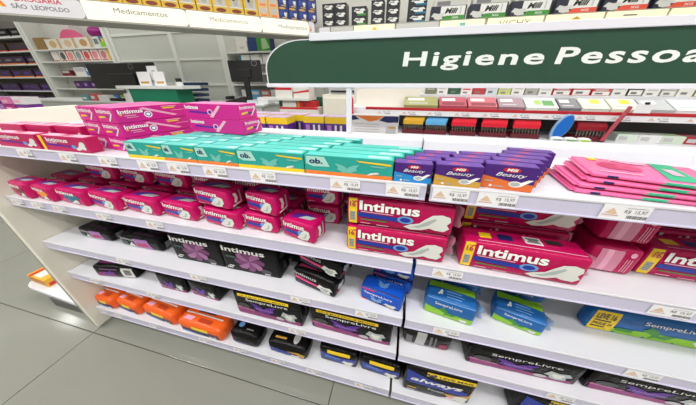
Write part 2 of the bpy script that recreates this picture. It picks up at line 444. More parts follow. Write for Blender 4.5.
def tampon_art():
    return [('F', 'poly', [(.12, .28), (.5, .34), (.5, .46), (.12, .4)], IYEL), ('F', 'poly', [(.3, .52), (.72, .42), (.7, .32), (.45, .42)], IPURP), ('F', 'poly', [(.58, .1), (.66, .1), (.9, .62), (.84, .66)], IPAD),
            ('R', 'poly', ell(.4, .42, .055, .24), IWHITE), ('R', 'poly', ell(.4, .42, .04, .17), IPURP), ('R', 'poly', ell(.4, .42, .028, .11), IWHITE), ('R', 'poly', [(.3, .86), (.36, .92), (.82, .2), (.76, .14)], IPINKL),
            ('R', 'rect', (.62, .7, .8, .8), IYEL), ('R', 'rect', (.6, .84, .84, .9), IPINKL), ('R', 'rect', (.74, .52, .96, .56), IPINKL), ('R', 'rect', (.1, .42, .24, .47), IPINKL), ('R', 'rect', (.12, .3, .26, .34), IPINKL), ('R', 'rect', (.05, .48, .08, .56), IYEL),
            ('T', 'rect', (.03, .03, .97, .97), M('magenta_card_top', (232, 96, 168), .4, var=.03)),
            ('F', 'text', ('Intimus', (.1, .62, .86, .9), .02), IWHITE), ('R', 'text', ('Intimus', (.04, .58, .34, .86), .03), IWHITE)]
proto = None
yw = R(-8)
for c, bx in enumerate((-1.187, -1.064)):
    for lv in range(3):
        lab = ('magenta tampon carton showing only its end, %s of its column' if c == 0 else 'magenta tampon carton with its long side showing, %s of the column by the teal cartons') % ['bottom', 'middle', 'top'][lv]
        loc = (bx, .647 - .0172 * c, z1 + lv * .0525)
        if proto is None:
            proto = pack('tampon_carton', lab, 'carton', bx - .06, bx + .06, loc[1], loc[2], .051, .265, MAGC, tampon_art(), yaw=yw, group='magenta cartons stacked end-on')
        else: dup(proto, loc=loc, rz=yw, label=lab)
def ob_art(band):
    PT = ink('ink_pale_teal', (172, 222, 212)); BT = ink('ink_teal_mid', (110, 192, 180)); return [
        ('F', 'rect', (.0, .0, 1, .2), band), ('F', 'poly', [(.02, .95), (.24, .95), (.3, .45), (.1, .42), (.02, .55)], PT), ('F', 'poly', fit(FLY, .36, .2, .64, .68), BT),
        ('F', 'poly', [(.6, .88), (.98, .8), (.98, .7), (.64, .8)], IYEL), ('F', 'poly', [(.74, .68), (.96, .66), (.9, .58), (.78, .6)], BT), ('F', 'poly', [(.72, .16), (.86, .28), (.84, .36), (.76, .3)], IPAD),
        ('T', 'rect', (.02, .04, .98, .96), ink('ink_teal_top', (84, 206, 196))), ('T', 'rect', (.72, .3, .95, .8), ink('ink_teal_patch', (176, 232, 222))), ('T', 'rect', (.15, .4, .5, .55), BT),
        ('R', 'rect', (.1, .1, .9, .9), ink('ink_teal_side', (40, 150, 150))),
        ('F', 'text', ('ob.', (.06, .58, .22, .86), .03), INAVY)]
OBW = [(-.945, -.782, 'y'), (-.780, -.650, 'o'), (-.648, -.495, 'o'), (-.493, -.271, 'y'), (-.268, -.016, 'o')]
oblab = ['teal carton with a butterfly and yellow band beside the magenta stack', 'narrow teal carton with a butterfly and orange band between two other teal cartons', 'mid-sized teal carton with an orange band next to a yellow-banded one',
         'long teal carton with a butterfly and yellow band', 'longest teal carton with an orange band beside the purple cartons']
for k, (a, b, c) in enumerate(OBW):
    p = pack('tampon_carton', oblab[k], 'carton', a, b, .572, z1, .056, .038, TEAL, ob_art(IYEL if c == 'y' else IORANGE))
    for r_ in range(1, 6 if k < 4 else 4):
        dup(p, loc=((a + b) / 2 + .026 * r_, .572 + .040 * r_, z1), label='teal carton, %s row behind %s' % (['second', 'third', 'fourth', 'fifth', 'sixth'][r_ - 1], ['the yellow-banded one beside the magenta stack', 'the narrow orange-banded one', 'the mid-sized orange-banded one', 'the long yellow-banded one', 'the longest orange-banded one'][k]), group='teal cartons in the rear rows')
def long_art():
    return [('F', 'poly', [(.1, .5), (.5, .44), (.5, .3), (.1, .36)], IPURP), ('F', 'poly', ell(.5, .45, .05, .2), IPINKL), ('F', 'poly', ell(.5, .45, .03, .12), IPURP), ('F', 'poly', [(.48, .1), (.54, .08), (.72, .88), (.67, .92)], IPINKL),
            ('R', 'rect', (.03, .03, .97, .97), ink('ink_hot_pink', (226, 46, 150))), ('R', 'poly', [(.3, .5), (.75, .42), (.7, .3), (.4, .34)], IPURP), ('R', 'poly', [(.15, .32), (.5, .38), (.5, .5), (.15, .44)], IYEL), ('R', 'poly', [(.62, .2), (.7, .2), (.95, .7), (.88, .72)], IPAD),
            ('T', 'rect', (.02, .03, .98, .97), ink('ink_pink_top', (236, 130, 190))), ('F', 'text', ('Intimus', (.04, .62, .3, .88), .03), IWHITE), ('R', 'text', ('Intimus', (.1, .68, .9, .9), .02), IWHITE)]
lp = pack('tampon_carton', 'dark magenta long carton resting on the teal cartons, lower of the pair', 'carton', -.86, -.585, .765, z1 + .059, .052, .1, MAGC, long_art(), yaw=R(-6))
dup(lp, loc=(-.735, .768, z1 + .112), label='dark magenta long carton resting on top of a matching carton above the teal ones')
def mili_art(colm):
    return [('F', 'poly', [(0, 0), (1, 0), (1, .3), (.55, .36), (0, .54)], colm), ('F', 'poly', ell(.52, .83, .17, .1), IRED), ('F', 'poly', ell(.66, .27, .13, .13), IPAD), ('F', 'poly', [(.66, .14), (.78, .2), (.97, .5), (.88, .5), (.74, .34)], IWHITE), ('F', 'poly', ell(.66, .27, .09, .08), IPADSH),
            ('F', 'poly', ell(.2, .12, .03, .05), IWHITE), ('F', 'rect', (.26, .1, .45, .14), IPADSH), ('F', 'rect', (.06, .3, .22, .34), IPADSH),
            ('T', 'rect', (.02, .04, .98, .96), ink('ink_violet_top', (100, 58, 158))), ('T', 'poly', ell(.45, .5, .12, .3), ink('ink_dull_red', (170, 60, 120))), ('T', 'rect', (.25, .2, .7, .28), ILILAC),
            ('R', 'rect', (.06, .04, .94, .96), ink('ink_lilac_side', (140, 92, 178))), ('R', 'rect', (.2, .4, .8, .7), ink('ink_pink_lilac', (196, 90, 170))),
            ('F', 'text', ('Mili', (.42, .78, .63, .9), .03, .2), IWHITE), ('F', 'text', ('Beauty', (.24, .52, .82, .72), .0, .4), IWHITE)]
ML = [(-.012, .083, .052, ink('ink_cyan', (30, 140, 210)), 'purple carton with a cyan wedge beside the teal cartons', 3, 0), (.090, .200, .055, IGOLD, 'purple carton with a gold wedge between the cyan and orange ones', 3, 0), (.205, .316, .061, ink('ink_rust', (226, 112, 50)), 'purple carton with an orange wedge, right end of the purple row', 4, -7)]
for a, b, h_, cm, lab, n, yaw in ML:
    p = pack('liner_carton', lab, 'carton', a, b, .572 if yaw == 0 else .582, z1, h_, .036, PURP, mili_art(cm), yaw=R(yaw))
    for r_ in range(1, n + 1):
        dup(p, loc=((a + b) / 2 + .026 * r_, (.572 if yaw == 0 else .582) + .038 * r_, z1), label='purple carton with a violet top, %s row behind the %s-wedged one' % (['second', 'third', 'fourth', 'fifth'][r_ - 1], 'cyan' if a < 0 else 'gold' if a < .2 else 'orange'), group='purple cartons in the rear rows')
def wipes_art():
    G = ink('ink_mint', (40, 176, 132)); return [('T', 'poly', [(.56, .06), (.78, .06), (.84, .96), (.66, .96)], G), ('T', 'poly', ell(.26, .5, .12, .2), ink('ink_rose', (196, 44, 100))), ('T', 'poly', ell(.38, .46, .1, .17), ink('ink_rose2', (206, 60, 116))),
        ('T', 'rect', (.12, .76, .2, .93), IYEL), ('T', 'poly', fit(SHO, .3, .72, .66, .95), IPINKL), ('T', 'rect', (.08, .1, .4, .14), IPINKL), ('T', 'rect', (.66, .3, .74, .6), IPINKL), ('F', 'rect', (.5, .1, .72, .9), G), ('F', 'rect', (.12, .2, .2, .8), INAVY)]
wl = ['flat pink packet with a mint panel, top of the packet pile', 'flat pink packet second from the top of the packet pile', 'flat pink packet third from the top of the packet pile', 'flat pink packet lying at the bottom of the packet pile']
for k, (cx, cy, zz, yw_) in enumerate([(.562, .618, .0366, -14), (.556, .615, .0244, -11), (.54, .612, .0122, -8), (.535, .611, .0, -6)]):
    o = pack('wipes_packet', wl[k], 'packet', cx - .115, cx + .115, cy - .02, z1 + zz, .0092, .16, PINKF, wipes_art() if k == 0 else wipes_art()[-2:], soft=True, yaw=R(yw_), rad=.003, bul=(.002, .002, .0015), split=True)
    for s in (-1, 1): MB().box(s * .111, s * .124, .006, .144, .0035, .0050, PINKF).build('crimped_end', o)

# ---- second shelf: crimson packs
z2 = SZ[1] + .001
def int_small(fig=None, side=True):
    a = [('F', 'poly', [(.1, .52), (.62, .5), (.62, .3), (.1, .34)], fig or IBLUE), ('F', 'poly', ell(.62, .46, .09, .15), ILBLUE), ('F', 'poly', [(.5, .2), (.62, .1), (.82, .16), (.9, .4), (.88, .64), (.76, .7), (.68, .6), (.74, .42), (.68, .3)], IPAD), ('F', 'poly', [(.6, .2), (.76, .24), (.82, .5), (.78, .52), (.72, .3)], IPADSH),
         ('F', 'rect', (.1, .12, .3, .15), IPINKL), ('T', 'poly', [(.2, .2), (.75, .3), (.8, .7), (.3, .55)], IPURP), ('T', 'poly', [(.45, .25), (.8, .3), (.9, .55), (.6, .5)], IPADSH)]
    if side: a += [('R', 'poly', [(.3, .3), (.42, .26), (.5, .5), (.46, .78), (.3, .8), (.36, .55)], IPAD), ('R', 'rect', (.62, .18, .7, .86), IPADSH), ('R', 'poly', [(.2, .1), (.66, .18), (.66, .26), (.2, .18)], IPAD)]
    a.append(('F', 'text', ('Intimus', (.08, .66, .74, .9), .025), IWHITE)); return a
I_ORG = ink('ink_amber', (240, 150, 50)); I_TEAL = ink('ink_petrol', (24, 110, 140)); I_BROWN = ink('ink_maroon', (140, 30, 60))
FRONT2 = [(-1.86, -1.722, .575, .08, I_BROWN, 'crimson pad pack with a dark maroon print against the cream end panel'), (-1.713, -1.568, .58, .074, I_ORG, 'crimson pad pack with an amber orange figure on its front'), (-1.558, -1.364, .584, .072, I_TEAL, 'crimson pad pack with a large petrol blue figure'),
          (-1.354, -1.17, .588, .074, None, 'crimson pad pack with a blue stripe beside the petrol blue one'), (-1.15, -.966, .594, .074, None, 'crimson pad pack standing alone in front of the stacked rear packs'), (-.952, -.778, .598, .072, None, 'crimson pad pack left of the two-high stacks'),
          (-.738, -.567, .59, .073, None, 'crimson pad pack at the bottom of the first two-high stack'), (-.553, -.415, .598, .073, None, 'crimson pad pack at the bottom of the second two-high stack'), (-.393, -.258, .582, .077, None, 'crimson pad pack with its end showing, nearest the yellow-tabbed packs')]
fr = []
for a, b, y_, h_, fig, lab in FRONT2:
    art = int_small(fig)
    if fig is not None: art = [('F', 'poly', fit(SHO, .3, .15, .9, .75), fig), ('F', 'poly', fit(PADP, .5, .1, .8, .4), IPAD), ('F', 'rect', (.1, .1, .3, .14), IPINKL), art[5], art[6], art[-1]]
    fr.append(pack('pad_pack', lab, 'pad pack', a, b, y_, z2, h_, .085, MAGF, art, soft=True, yaw=R(-12 if a > -.4 else random.uniform(-6, -2)), rad=.009, bul=(.004, .003, .004)))
dup(fr[6], loc=(-.675, .596, z2 + .084), rz=R(-8), label='crimson pad pack on top of the first two-high stack')
dup(fr[8], loc=(-.466, .596, z2 + .084), rz=R(-11), label='crimson pad pack on top of the second two-high stack')
for k in range(7):
    dup(fr[4 + (k % 2)], loc=(-1.72 + .208 * k, .697 + .002 * k, z2), rz=R(random.uniform(-5, 3)), label='crimson pad pack in the second row, %s from the cream end panel' % ['first', 'second', 'third', 'fourth', 'fifth', 'sixth', 'seventh'][k], group='crimson pad packs in the second row')
for k in range(8):
    dup(fr[4 + (k % 3 == 0)], loc=(-1.66 + .208 * k, .81, z2), rz=R(random.uniform(-4, 4)), label='crimson pad pack in the back row, %s from the cream end panel' % ['first', 'second', 'third', 'fourth', 'fifth', 'sixth', 'seventh', 'eighth'][k], group='crimson pad packs in the back row')
for k in range(5):
    dup(fr[4 + k % 2], loc=(-1.4 + .208 * k, .70 + .002 * k, z2 + .086), rz=R(random.uniform(-5, 3)), label='crimson pad pack lying on top of the second row, %s from the cream end panel' % ['first', 'second', 'third', 'fourth', 'fifth'][k], group='crimson pad packs on top of the second row')
dup(fr[8], loc=(-.275, .71, z2 + .087), rz=0, label='crimson pad pack in shade behind the end of the two-high stacks'); dup(fr[8], loc=(-.275, .71, z2), rz=0, label='crimson pad pack on the shelf behind the end of the two-high stacks')
def int16():
    a = [('F', 'rect', (.012, .03, .1, .985), IYEL), ('F', 'rect', (.03, .16, .082, .5), LGREY)] + bars('F', [(.032, .18 + .065 * i, .08, .215 + .065 * i) for i in range(5)], GREY)
    a += [('F', 'poly', [(.11, .5), (.62, .46), (.62, .31), (.11, .34)], IBLUE), ('F', 'poly', ell(.57, .42, .075, .135), ILBLUE), ('F', 'poly', ell(.57, .42, .05, .085), IBLUE), ('F', 'poly', fit(PADP, .56, .1, .97, .74), IPAD), ('F', 'poly', fit(PADI, .6, .14, .93, .68), IPADSH),
          ('F', 'rect', (.14, .24, .4, .28), IGREEN), ('F', 'rect', (.14, .53, .45, .56), IPINKL), ('F', 'rect', (.14, .11, .24, .135), IPINKL), ('F', 'rect', (.3, .09, .42, .115), IPINKL),
          ('T', 'rect', (.14, .3, .24, .6), IYEL), ('T', 'rect', (.3, .3, .42, .62), INAVY), ('T', 'rect', (.52, .3, .66, .7), IPAD), ('T', 'rect', (.535, .36, .645, .64), GREY), ('T', 'rect', (.7, .45, .82, .7), IBLACK), ('T', 'rect', (.12, .1, .96, .13), IPINKL),
          ('F', 'text', ('16', (.028, .68, .086, .88), .02), IMAG), ('F', 'text', ('Intimus', (.125, .6, .69, .93), .03), IWHITE)]
    return a
kw = dict(soft=True, seal=(SEALP, 'right'), rad=.009, bul=(.004, .003, .004))
i16 = pack('pad_pack', 'long crimson pad pack with a yellow 16 tab, lower of a stacked pair', 'pad pack', -.145, .165, .577, z2, .095, .085, MAGD, int16(), **kw)
dup(i16, loc=(.012, .58, z2 + .1035), rz=R(-.5), label='long crimson pad pack with a yellow 16 tab on top of a matching pack')
i16b = dup(i16, loc=(.365, .578, z2), rz=R(-2.5), label='long crimson pad pack with a yellow 16 tab and printed top, alone in front')
dup(i16, loc=(.375, .69, z2 + .104), rz=R(-1), label='long crimson pad pack with a blue ring in shade, above another behind the front one')
dup(i16, loc=(.375, .69, z2), rz=R(-1), label='long crimson pad pack at the bottom behind the lone front one')
dup(i16, loc=(.868, .668, z2), rz=R(-2), label='long crimson pad pack with a yellow 16 tab beside the clear sealed pack ends')
dup(i16, loc=(.93, .785, z2), rz=R(0), label='long crimson pad pack in deep shade at the back of the shelf, lower one', group='shaded crimson packs')
dup(i16, loc=(.93, .785, z2 + .104), rz=R(0), label='long crimson pad pack in deep shade at the back of the shelf, upper one', group='shaded crimson packs')
def end_art():
    return [('F', 'rect', (.18, .08, .62, .92), ink('ink_clear_film_pink', (220, 140, 170))), ('F', 'rect', (.3, .08, .42, .92), IPINKL), ('F', 'poly', ell(.8, .82, .06, .09), IPINKL)] + bars('F', [(.72 + .05 * i, .15, .735 + .05 * i, .66) for i in range(3)], IPINKL)
e1 = pack('pad_pack', 'crimson pad pack turned end-on with a clear sealed end, lower one', 'pad pack', .572, .688, .655, z2, .09, .2, MAGD, end_art(), soft=True, yaw=R(-5), rad=.012)
dup(e1, loc=(.638, .672, z2 + .1), rz=R(-5), label='crimson pad pack turned end-on with a clear sealed end, upper one')

# ---- third shelf
z3 = SZ[2] + .001
def blk_pink():
    return [('F', 'poly', [(.42, .1), (.8, .1), (.72, .9), (.36, .85)], ILILAC), ('F', 'poly', [(.45, .2), (.74, .3), (.68, .6), (.42, .5)], IMAG), ('F', 'poly', [(.2, .1), (.4, .1), (.32, .55)], IPAD), ('F', 'rect', (.03, .15, .2, .5), ink('ink_slate', (64, 84, 90))), ('T', 'rect', (.3, .2, .8, .4), ink('ink_dark_plum', (70, 30, 64))), ('R', 'rect', (.25, .2, .7, .7), GREY),
            ('F', 'text', ('Intimus', (.05, .66, .4, .86), .02), LGREY)]
b1 = pack('pad_pack', 'small black pad pack with a pink panel next to the cream end panel', 'pad pack', -1.74, -1.5, .648, z3, .062, .09, BLACKF, blk_pink(), soft=True, rad=.012)
b2 = pack('pad_pack', 'small black pad pack with a pink panel beside the pinwheel packs', 'pad pack', -1.425, -1.15, .645, z3, .07, .09, BLACKF, blk_pink(), soft=True, rad=.012)
for k, (x, zz) in enumerate([(-1.6, .0), (-1.3, .0), (-1.62, .082), (-1.28, .082)]):
    dup(b2, loc=(x, .76 if zz == 0 else .75, z3 + zz), rz=R(2), label='small black pad pack in the shaded rear of the black pack shelf', group='shaded black pad packs')
def pinwheel():
    a = []
    for k in range(8):
        t = 2 * math.pi * k / 8; c, s = math.cos(t), math.sin(t); asp = .155 / .28
        pts = [(0, 0), (.1, .1), (.24, .12), (.33, .04), (.3, -.06), (.16, -.02)]
        a.append(('F', 'poly', [(.5 + (x * c - y_ * s) * 1.2 * asp * 1.25, .48 + (x * s + y_ * c) * 1.15) for x, y_ in pts], [ink('ink_plum', (120, 52, 110)), ink('ink_mauve', (160, 100, 150))][k % 2]))
    a += [('F', 'rect', (.06, .12, .16, .17), IPAD), ('F', 'rect', (.1, .2, .2, .24), IPAD), ('F', 'rect', (.08, .55, .26, .62), ink('ink_slate', (64, 84, 90))), ('F', 'poly', ell(.78, .2, .09, .1), ink('ink_dark_grey', (60, 60, 64))), ('F', 'rect', (.74, .08, .84, .13), LGREY),
          ('R', 'poly', ell(.5, .76, .3, .12), ink('ink_dark_grey', (60, 60, 64))), ('R', 'rect', (.4, .2, .6, .5), ink('ink_dark_grey', (60, 60, 64))), ('F', 'text', ('Intimus', (.04, .78, .8, .96), .025), IWHITE)]
    return a
c1 = pack('pad_pack', 'tall black pad pack with a purple pinwheel beside the small black packs', 'pad pack', -1.04, -.755, .628, z3, .152, .09, BLACKC, pinwheel(), soft=True, rad=.008, bul=(.003, .002, .003))
dup(c1, loc=(-.606, .626, z3), label='tall black pad pack with a purple pinwheel and its side showing')
for x in (-.86, -.56): dup(c1, loc=(x, .74, z3), label='tall black pad pack hidden behind the pinwheel packs', group='rear pinwheel packs')
def blk_stripe():
    return [('F', 'poly', [(.06, .62), (.7, .5), (.72, .38), (.06, .44)], IPINK), ('F', 'poly', [(.06, .36), (.5, .32), (.5, .24), (.06, .27)], INAVY), ('F', 'poly', fit(SHO, .6, .14, .96, .62), IPAD), ('F', 'poly', fit(SHO, .68, .22, .88, .5), IPADSH), ('R', 'poly', fit(SHO, .2, .2, .7, .7), IPADSH), ('R', 'rect', (.1, .3, .6, .38), IMAG), ('T', 'poly', [(.1, .2), (.7, .3), (.7, .45), (.1, .35)], ink('ink_dark_rose', (150, 40, 80))), ('F', 'text', ('Intimus', (.05, .7, .6, .88), .02), LGREY)]
d1 = pack('pad_pack', 'black pad pack with a pink stripe, lower of the stacked pair', 'pad pack', -.4, -.195, .606, z3, .086, .1, BLACKF, blk_stripe(), soft=True, rad=.012, yaw=R(-13))
dup(d1, loc=(-.276, .622, z3 + .096), rz=R(-16), label='black pad pack with a pink stripe on top of a matching pack')
dup(d1, loc=(-.27, .765, z3), rz=0, label='black pad pack with a pink stripe hidden behind the stacked pair')
def blue_art():
    return [('F', 'poly', fit(FLY, .25, .15, .58, .6), ILBLUE), ('F', 'poly', fit(SHO, .6, .08, .92, .4), IPAD), ('F', 'rect', (.02, .9, .35, .98), IRED), ('F', 'rect', (.02, .06, .18, .16), IRED), ('F', 'poly', [(.2, .0), (.98, .0), (.98, .1), (.4, .14)], INAVY), ('T', 'poly', fit(FLY, .35, .3, .65, .75), ILBLUE), ('T', 'rect', (.05, .02, .95, .1), INAVY), ('R', 'rect', (.3, .2, .5, .8), ILBLUE),
            ('F', 'text', ('SempreLivre', (.1, .62, .8, .82), .01), IWHITE), ('T', 'text', ('SempreLivre', (.3, .78, .8, .88), .01), ILBLUE)]
bl = pack('pad_pack', 'bright blue pad pack with a pale butterfly at the shelf front', 'pad pack', -.098, .064, .60, z3, .068, .075, BLUEF, blue_art(), soft=True, rad=.007, yaw=R(-12))
dup(bl, loc=(.018, .69, z3 + .0), rz=R(-10), label='bright blue pad pack behind the front blue one, on the shelf'); dup(bl, loc=(.022, .69, z3 + .078), rz=R(-10), label='bright blue pad pack in shade on top of the rear blue pack')
def leaf_art():
    return [('F', 'poly', [(.0, .0), (1, .0), (1, .34), (.55, .36), (.0, .48)], ILIME), ('F', 'poly', fit(LEAF, .3, .16, .68, .6), IGREEN), ('F', 'poly', fit(SHO, .72, .08, .9, .26), IPAD), ('F', 'rect', (.02, .94, .98, .98), ILBLUE), ('T', 'rect', (.03, .58, .97, .95), ILIME), ('T', 'poly', fit(PADP, .22, .2, .32, .5), IPAD), ('T', 'rect', (.4, .42, .7, .48), ILBLUE), ('T', 'rect', (.4, .28, .75, .33), ILBLUE), ('T', 'rect', (.4, .14, .7, .19), ILBLUE), ('R', 'rect', (.3, .1, .4, .9), ILBLUE),
            ('F', 'text', ('SempreLivre', (.2, .64, .74, .82), .0), IWHITE)]
f1 = pack('pad_pack', 'steel blue pad pack with lime band and leaves next to the bright blue one', 'pad pack', .150, .318, .602, z3, .09, .085, TBLUE, leaf_art(), soft=True, rad=.007, yaw=R(-10), seal=(M('clear_blue_seal', (140, 180, 220), .2, alpha=.8), 'right'))
dup(f1, loc=(.268, .71, z3), rz=R(-8), label='steel blue pad pack in shade behind the first leaf-printed pack')
f2 = pack('pad_pack', 'steel blue pad pack with lime band and leaves, tilted beside the empty shelf space', 'pad pack', .394, .543, .622, z3, .068, .085, TBLUE, leaf_art(), soft=True, rad=.007, yaw=R(-15), seal=(M('clear_blue_seal', (140, 180, 220), .2, alpha=.8), 'right'))
dup(f2, loc=(.525, .745, z3), rz=R(-5), label='steel blue pad pack in shade behind the tilted leaf-printed pack'); dup(f2, loc=(.52, .745, z3 + .078), rz=R(-3), label='steel blue pad pack on top of the shaded rear one')
def leaf_long():
    return [('F', 'poly', [(.0, .0), (1, .0), (1, .4), (.5, .4), (.0, .2)], ILIME), ('F', 'rect', (.01, .06, .22, .97), IYEL), ('F', 'rect', (.03, .5, .17, .56), IBLACK), ('F', 'rect', (.03, .2, .15, .26), IBLACK), ('F', 'poly', fit(LEAF, .44, .12, .72, .66), IGREEN), ('F', 'poly', fit(SHO, .86, .14, 1.0, .4), IPAD), ('F', 'rect', (.24, .2, .38, .36), IGREEN),
            ('F', 'text', ('SempreLivre', (.42, .66, .9, .86), .01), IWHITE), ('F', 'text', ('LEVE 16', (.03, .62, .19, .88), .02), IBLACK), ('F', 'text', ('PAGUE 14', (.03, .32, .19, .46), .02), IBLACK)]
pack('pad_pack', 'long blue and lime pad pack with a yellow offer tab, alone at the back', 'pad pack', .712, 1.04, .68, z3, .1, .05, TBLUE, leaf_long(), soft=True, rad=.008, yaw=R(-1))

# ---- fourth shelf
z4 = SZ[3] + .001
def sl_art(strip=True):
    a = [('F', 'poly', [(.0, .0), (1, .0), (1, .2), (.5, .26), (.0, .36)], ink('ink_magenta_purple', (126, 28, 98))), ('F', 'poly', [(.02, .3), (.28, .26), (.3, .32), (.02, .38)], ink('ink_dusty_pink', (180, 110, 150))), ('F', 'poly', fit(FLY, .26, .28, .64, .66), IPURP), ('F', 'poly', fit(SHO, .7, .14, .94, .56), IPADSH), ('F', 'poly', fit(SHO, .76, .22, .88, .46), IPAD), ('F', 'poly', ell(.68, .2, .06, .08), LGREY),
         ('F', 'poly', ell(.14, .46, .09, .12), ink('ink_dark_grey', (60, 60, 64))), ('R', 'rect', (.4, .2, .6, .8), ink('ink_dark_grey', (60, 60, 64)))]
    if strip: a += [('F', 'rect', (.08, .87, .84, .99), IYEL), ('F', 'text', ('LEVE MAIS PAGUE MENOS', (.12, .895, .8, .965), .01), IBLACK)]
    a += [('F', 'text', ('SempreLivre', (.2, .68, .82, .83), .0), IWHITE), ('F', 'text', ('Noturno', (.34, .4, .58, .5), .02), ILILAC)]
    return a
h1 = pack('pad_pack', 'black and purple pad pack with a white barcode sticker, skewed near the end panel', 'pad pack', -1.68, -1.42, .60, z4, .08, .12, BLACKF, [('F', 'poly', [(.05, .1), (.55, .15), (.5, .6), (.1, .5)], ink('ink_magenta_purple', (140, 36, 110))), ('F', 'poly', [(.2, .3), (.5, .3), (.45, .7)], IPURP), ('T', 'rect', (.1, .2, .5, .6), ink('ink_magenta_purple', (140, 36, 110))), ('F', 'rect', (.7, .1, .97, .96), IPAD), ('F', 'rect', (.76, .3, .92, .8), GREY), ('F', 'text', ('SempreLivre', (.2, .72, .62, .88), .01), ILILAC)], soft=True, yaw=R(9), rad=.014)
h2 = pack('pad_pack', 'black pad pack with a plum bottom edge between the skewed pack and the yellow-striped ones', 'pad pack', -1.225, -1.045, .602, z4, .115, .1, BLACKF, sl_art(False)[:6], soft=True, rad=.01)
dup(h2, loc=(-.93, .603, z4), rz=R(-3), label='black pad pack with a plum bottom edge touching the first yellow-striped pack')
for x in (-1.08, -.86): dup(h2, loc=(x, .72, z4), label='black pad pack in deep shade behind the plum-edged packs', group='shaded plum-edged packs')
SLK = dict(soft=True, rad=.008, bul=(.003, .002, .003))
i1 = pack('pad_pack', 'long black pad pack with a yellow strip and purple butterfly beside the plain plum-edged packs', 'pad pack', -.704, -.358, .574, z4, .15, .09, BLACKF, sl_art(), **SLK)
i2 = pack('pad_pack', 'long black pad pack with a yellow strip and purple butterfly at the shelf joint', 'pad pack', -.318, .046, .586, z4, .138, .09, BLACKF, sl_art(), yaw=R(-1), **SLK)
dup(i1, loc=(-.5, .68, z4), label='long black pad pack in shade behind the first yellow-striped pack'); dup(i2, loc=(-.1, .69, z4), label='long black pad pack in shade behind the second yellow-striped pack')
j1 = pack('pad_pack', 'dark pad pack turned sideways with a pale paper band around it', 'pad pack', .1, .292, .617, z4, .095, .12, film('charcoal_film', (26, 25, 28)), [('F', 'poly', [(.24, .02), (.44, .02), (.48, .98), (.28, .98)], LGREY), ('F', 'rect', (.76, .1, .92, .5), ink('ink_dark_rose', (150, 40, 80))), ('F', 'rect', (.05, .2, .18, .7), GREY), ('F', 'rect', (.55, .2, .6, .85), GREY), ('F', 'rect', (.65, .2, .68, .85), GREY)], soft=True, rad=.018)
k1 = pack('pad_pack', 'long black pad pack with a plum band and purple butterfly beside the sideways pack', 'pad pack', .352, .735, .6, z4, .118, .09, BLACKF, sl_art(False), yaw=R(1), **SLK)
dup(k1, loc=(.955, .612, z4), rz=R(1.5), label='long black pad pack with a plum band at the far end of its shelf'); dup(k1, loc=(.58, .71, z4), rz=0, label='long black pad pack in shade behind the plum-banded one')

# ---- bottom shelf
z5 = SZ[4] + .001
def orange_art():
    return [('F', 'poly', [(.06, .06), (.94, .06), (.92, .52), (.5, .62), (.08, .5)], INAVY), ('F', 'rect', (.34, .56, .72, .82), IYEL), ('F', 'poly', fit(SHO, .7, .1, .88, .34), IPAD), ('F', 'poly', [(.1, .2), (.6, .14), (.6, .28), (.1, .34)], ILBLUE), ('T', 'rect', (.06, .55, .92, .62), IWHITE), ('T', 'rect', (.3, .72, .7, .9), INAVY), ('T', 'poly', [(.1, .2), (.3, .18), (.34, .4), (.14, .42)], IPINKL), ('T', 'rect', (.45, .2, .75, .42), ink('ink_dark_orange', (190, 60, 20)))]
ol = ['orange pad pack with a navy front pushed against the cream end panel', 'orange pad pack with a navy front, second from the end panel', 'orange pad pack with a yellow strip, third from the end panel', 'orange pad pack with a yellow strip beside the black packs']
o1 = None
for k, (a, b, y_, h_, yw_) in enumerate([(-1.893, -1.74, .575, .085, -1), (-1.722, -1.535, .584, .09, -4), (-1.50, -1.245, .584, .09, -4), (-1.195, -.888, .566, .09, -1)]):
    op = pack('pad_pack', ol[k], 'pad pack', a, b, y_, z5, h_ + .008, .11, ORANGEF, orange_art(), soft=True, yaw=R(yw_), rad=.02)
    dup(op, loc=((a + b) / 2 + .03, y_ + .14, z5), rz=R(-3), label='orange pad pack in the rear row behind the front orange packs', group='orange pad packs in the rear row')
def blk5(strip):
    a = [('F', 'poly', [(.04, .3), (.7, .2), (.96, .34), (.96, .66), (.5, .6), (.04, .74)], IBLUE), ('F', 'poly', fit(SHO, .6, .1, .92, .46), IPAD), ('F', 'rect', (.1, .12, .4, .17), LGREY), ('T', 'rect', (.2, .3, .7, .4), ink('ink_dark_grey', (60, 60, 64)))]
    if strip: a.append(('F', 'rect', (.22, .74, .82, .95), IYEL))
    a.append(('F', 'text', ('always', (.14, .42, .56, .62), .02, .2), ILBLUE)); return a
pack('pad_pack', 'black pad pack with a pale blue dot beside the orange packs', 'pad pack', -.84, -.665, .58, z5, .1, .11, BLACKF, [('T', 'poly', ell(.3, .5, .1, .14), ILBLUE), ('T', 'rect', (.1, .85, .8, .9), LGREY), ('F', 'rect', (.1, .3, .7, .45), INAVY), ('F', 'rect', (.2, .16, .8, .26), GREY), ('T', 'rect', (.55, .3, .8, .36), GREY)], soft=True, rad=.022)
pack('pad_pack', 'black pad pack with gold and blue swoosh, low and wide', 'pad pack', -.603, -.375, .587, z5, .09, .11, BLACKF, [('F', 'poly', [(.02, .35), (.5, .2), (.7, .5), (.4, .6), (.04, .66)], IBLUE), ('F', 'poly', [(.5, .6), (.75, .5), (.92, .2), (.98, .5), (.8, .7)], IGOLD), ('F', 'poly', fit(SHO, .6, .1, .84, .4), IPAD), ('T', 'rect', (.15, .3, .45, .4), IGOLD), ('T', 'poly', ell(.7, .5, .08, .3), LGREY)], soft=True, rad=.02)
q3 = pack('pad_pack', 'black and blue pad pack with a yellow strip beside the gold swoosh pack', 'pad pack', -.306, -.102, .615, z5, .118, .1, BLACKF, blk5(True), soft=True, rad=.014)
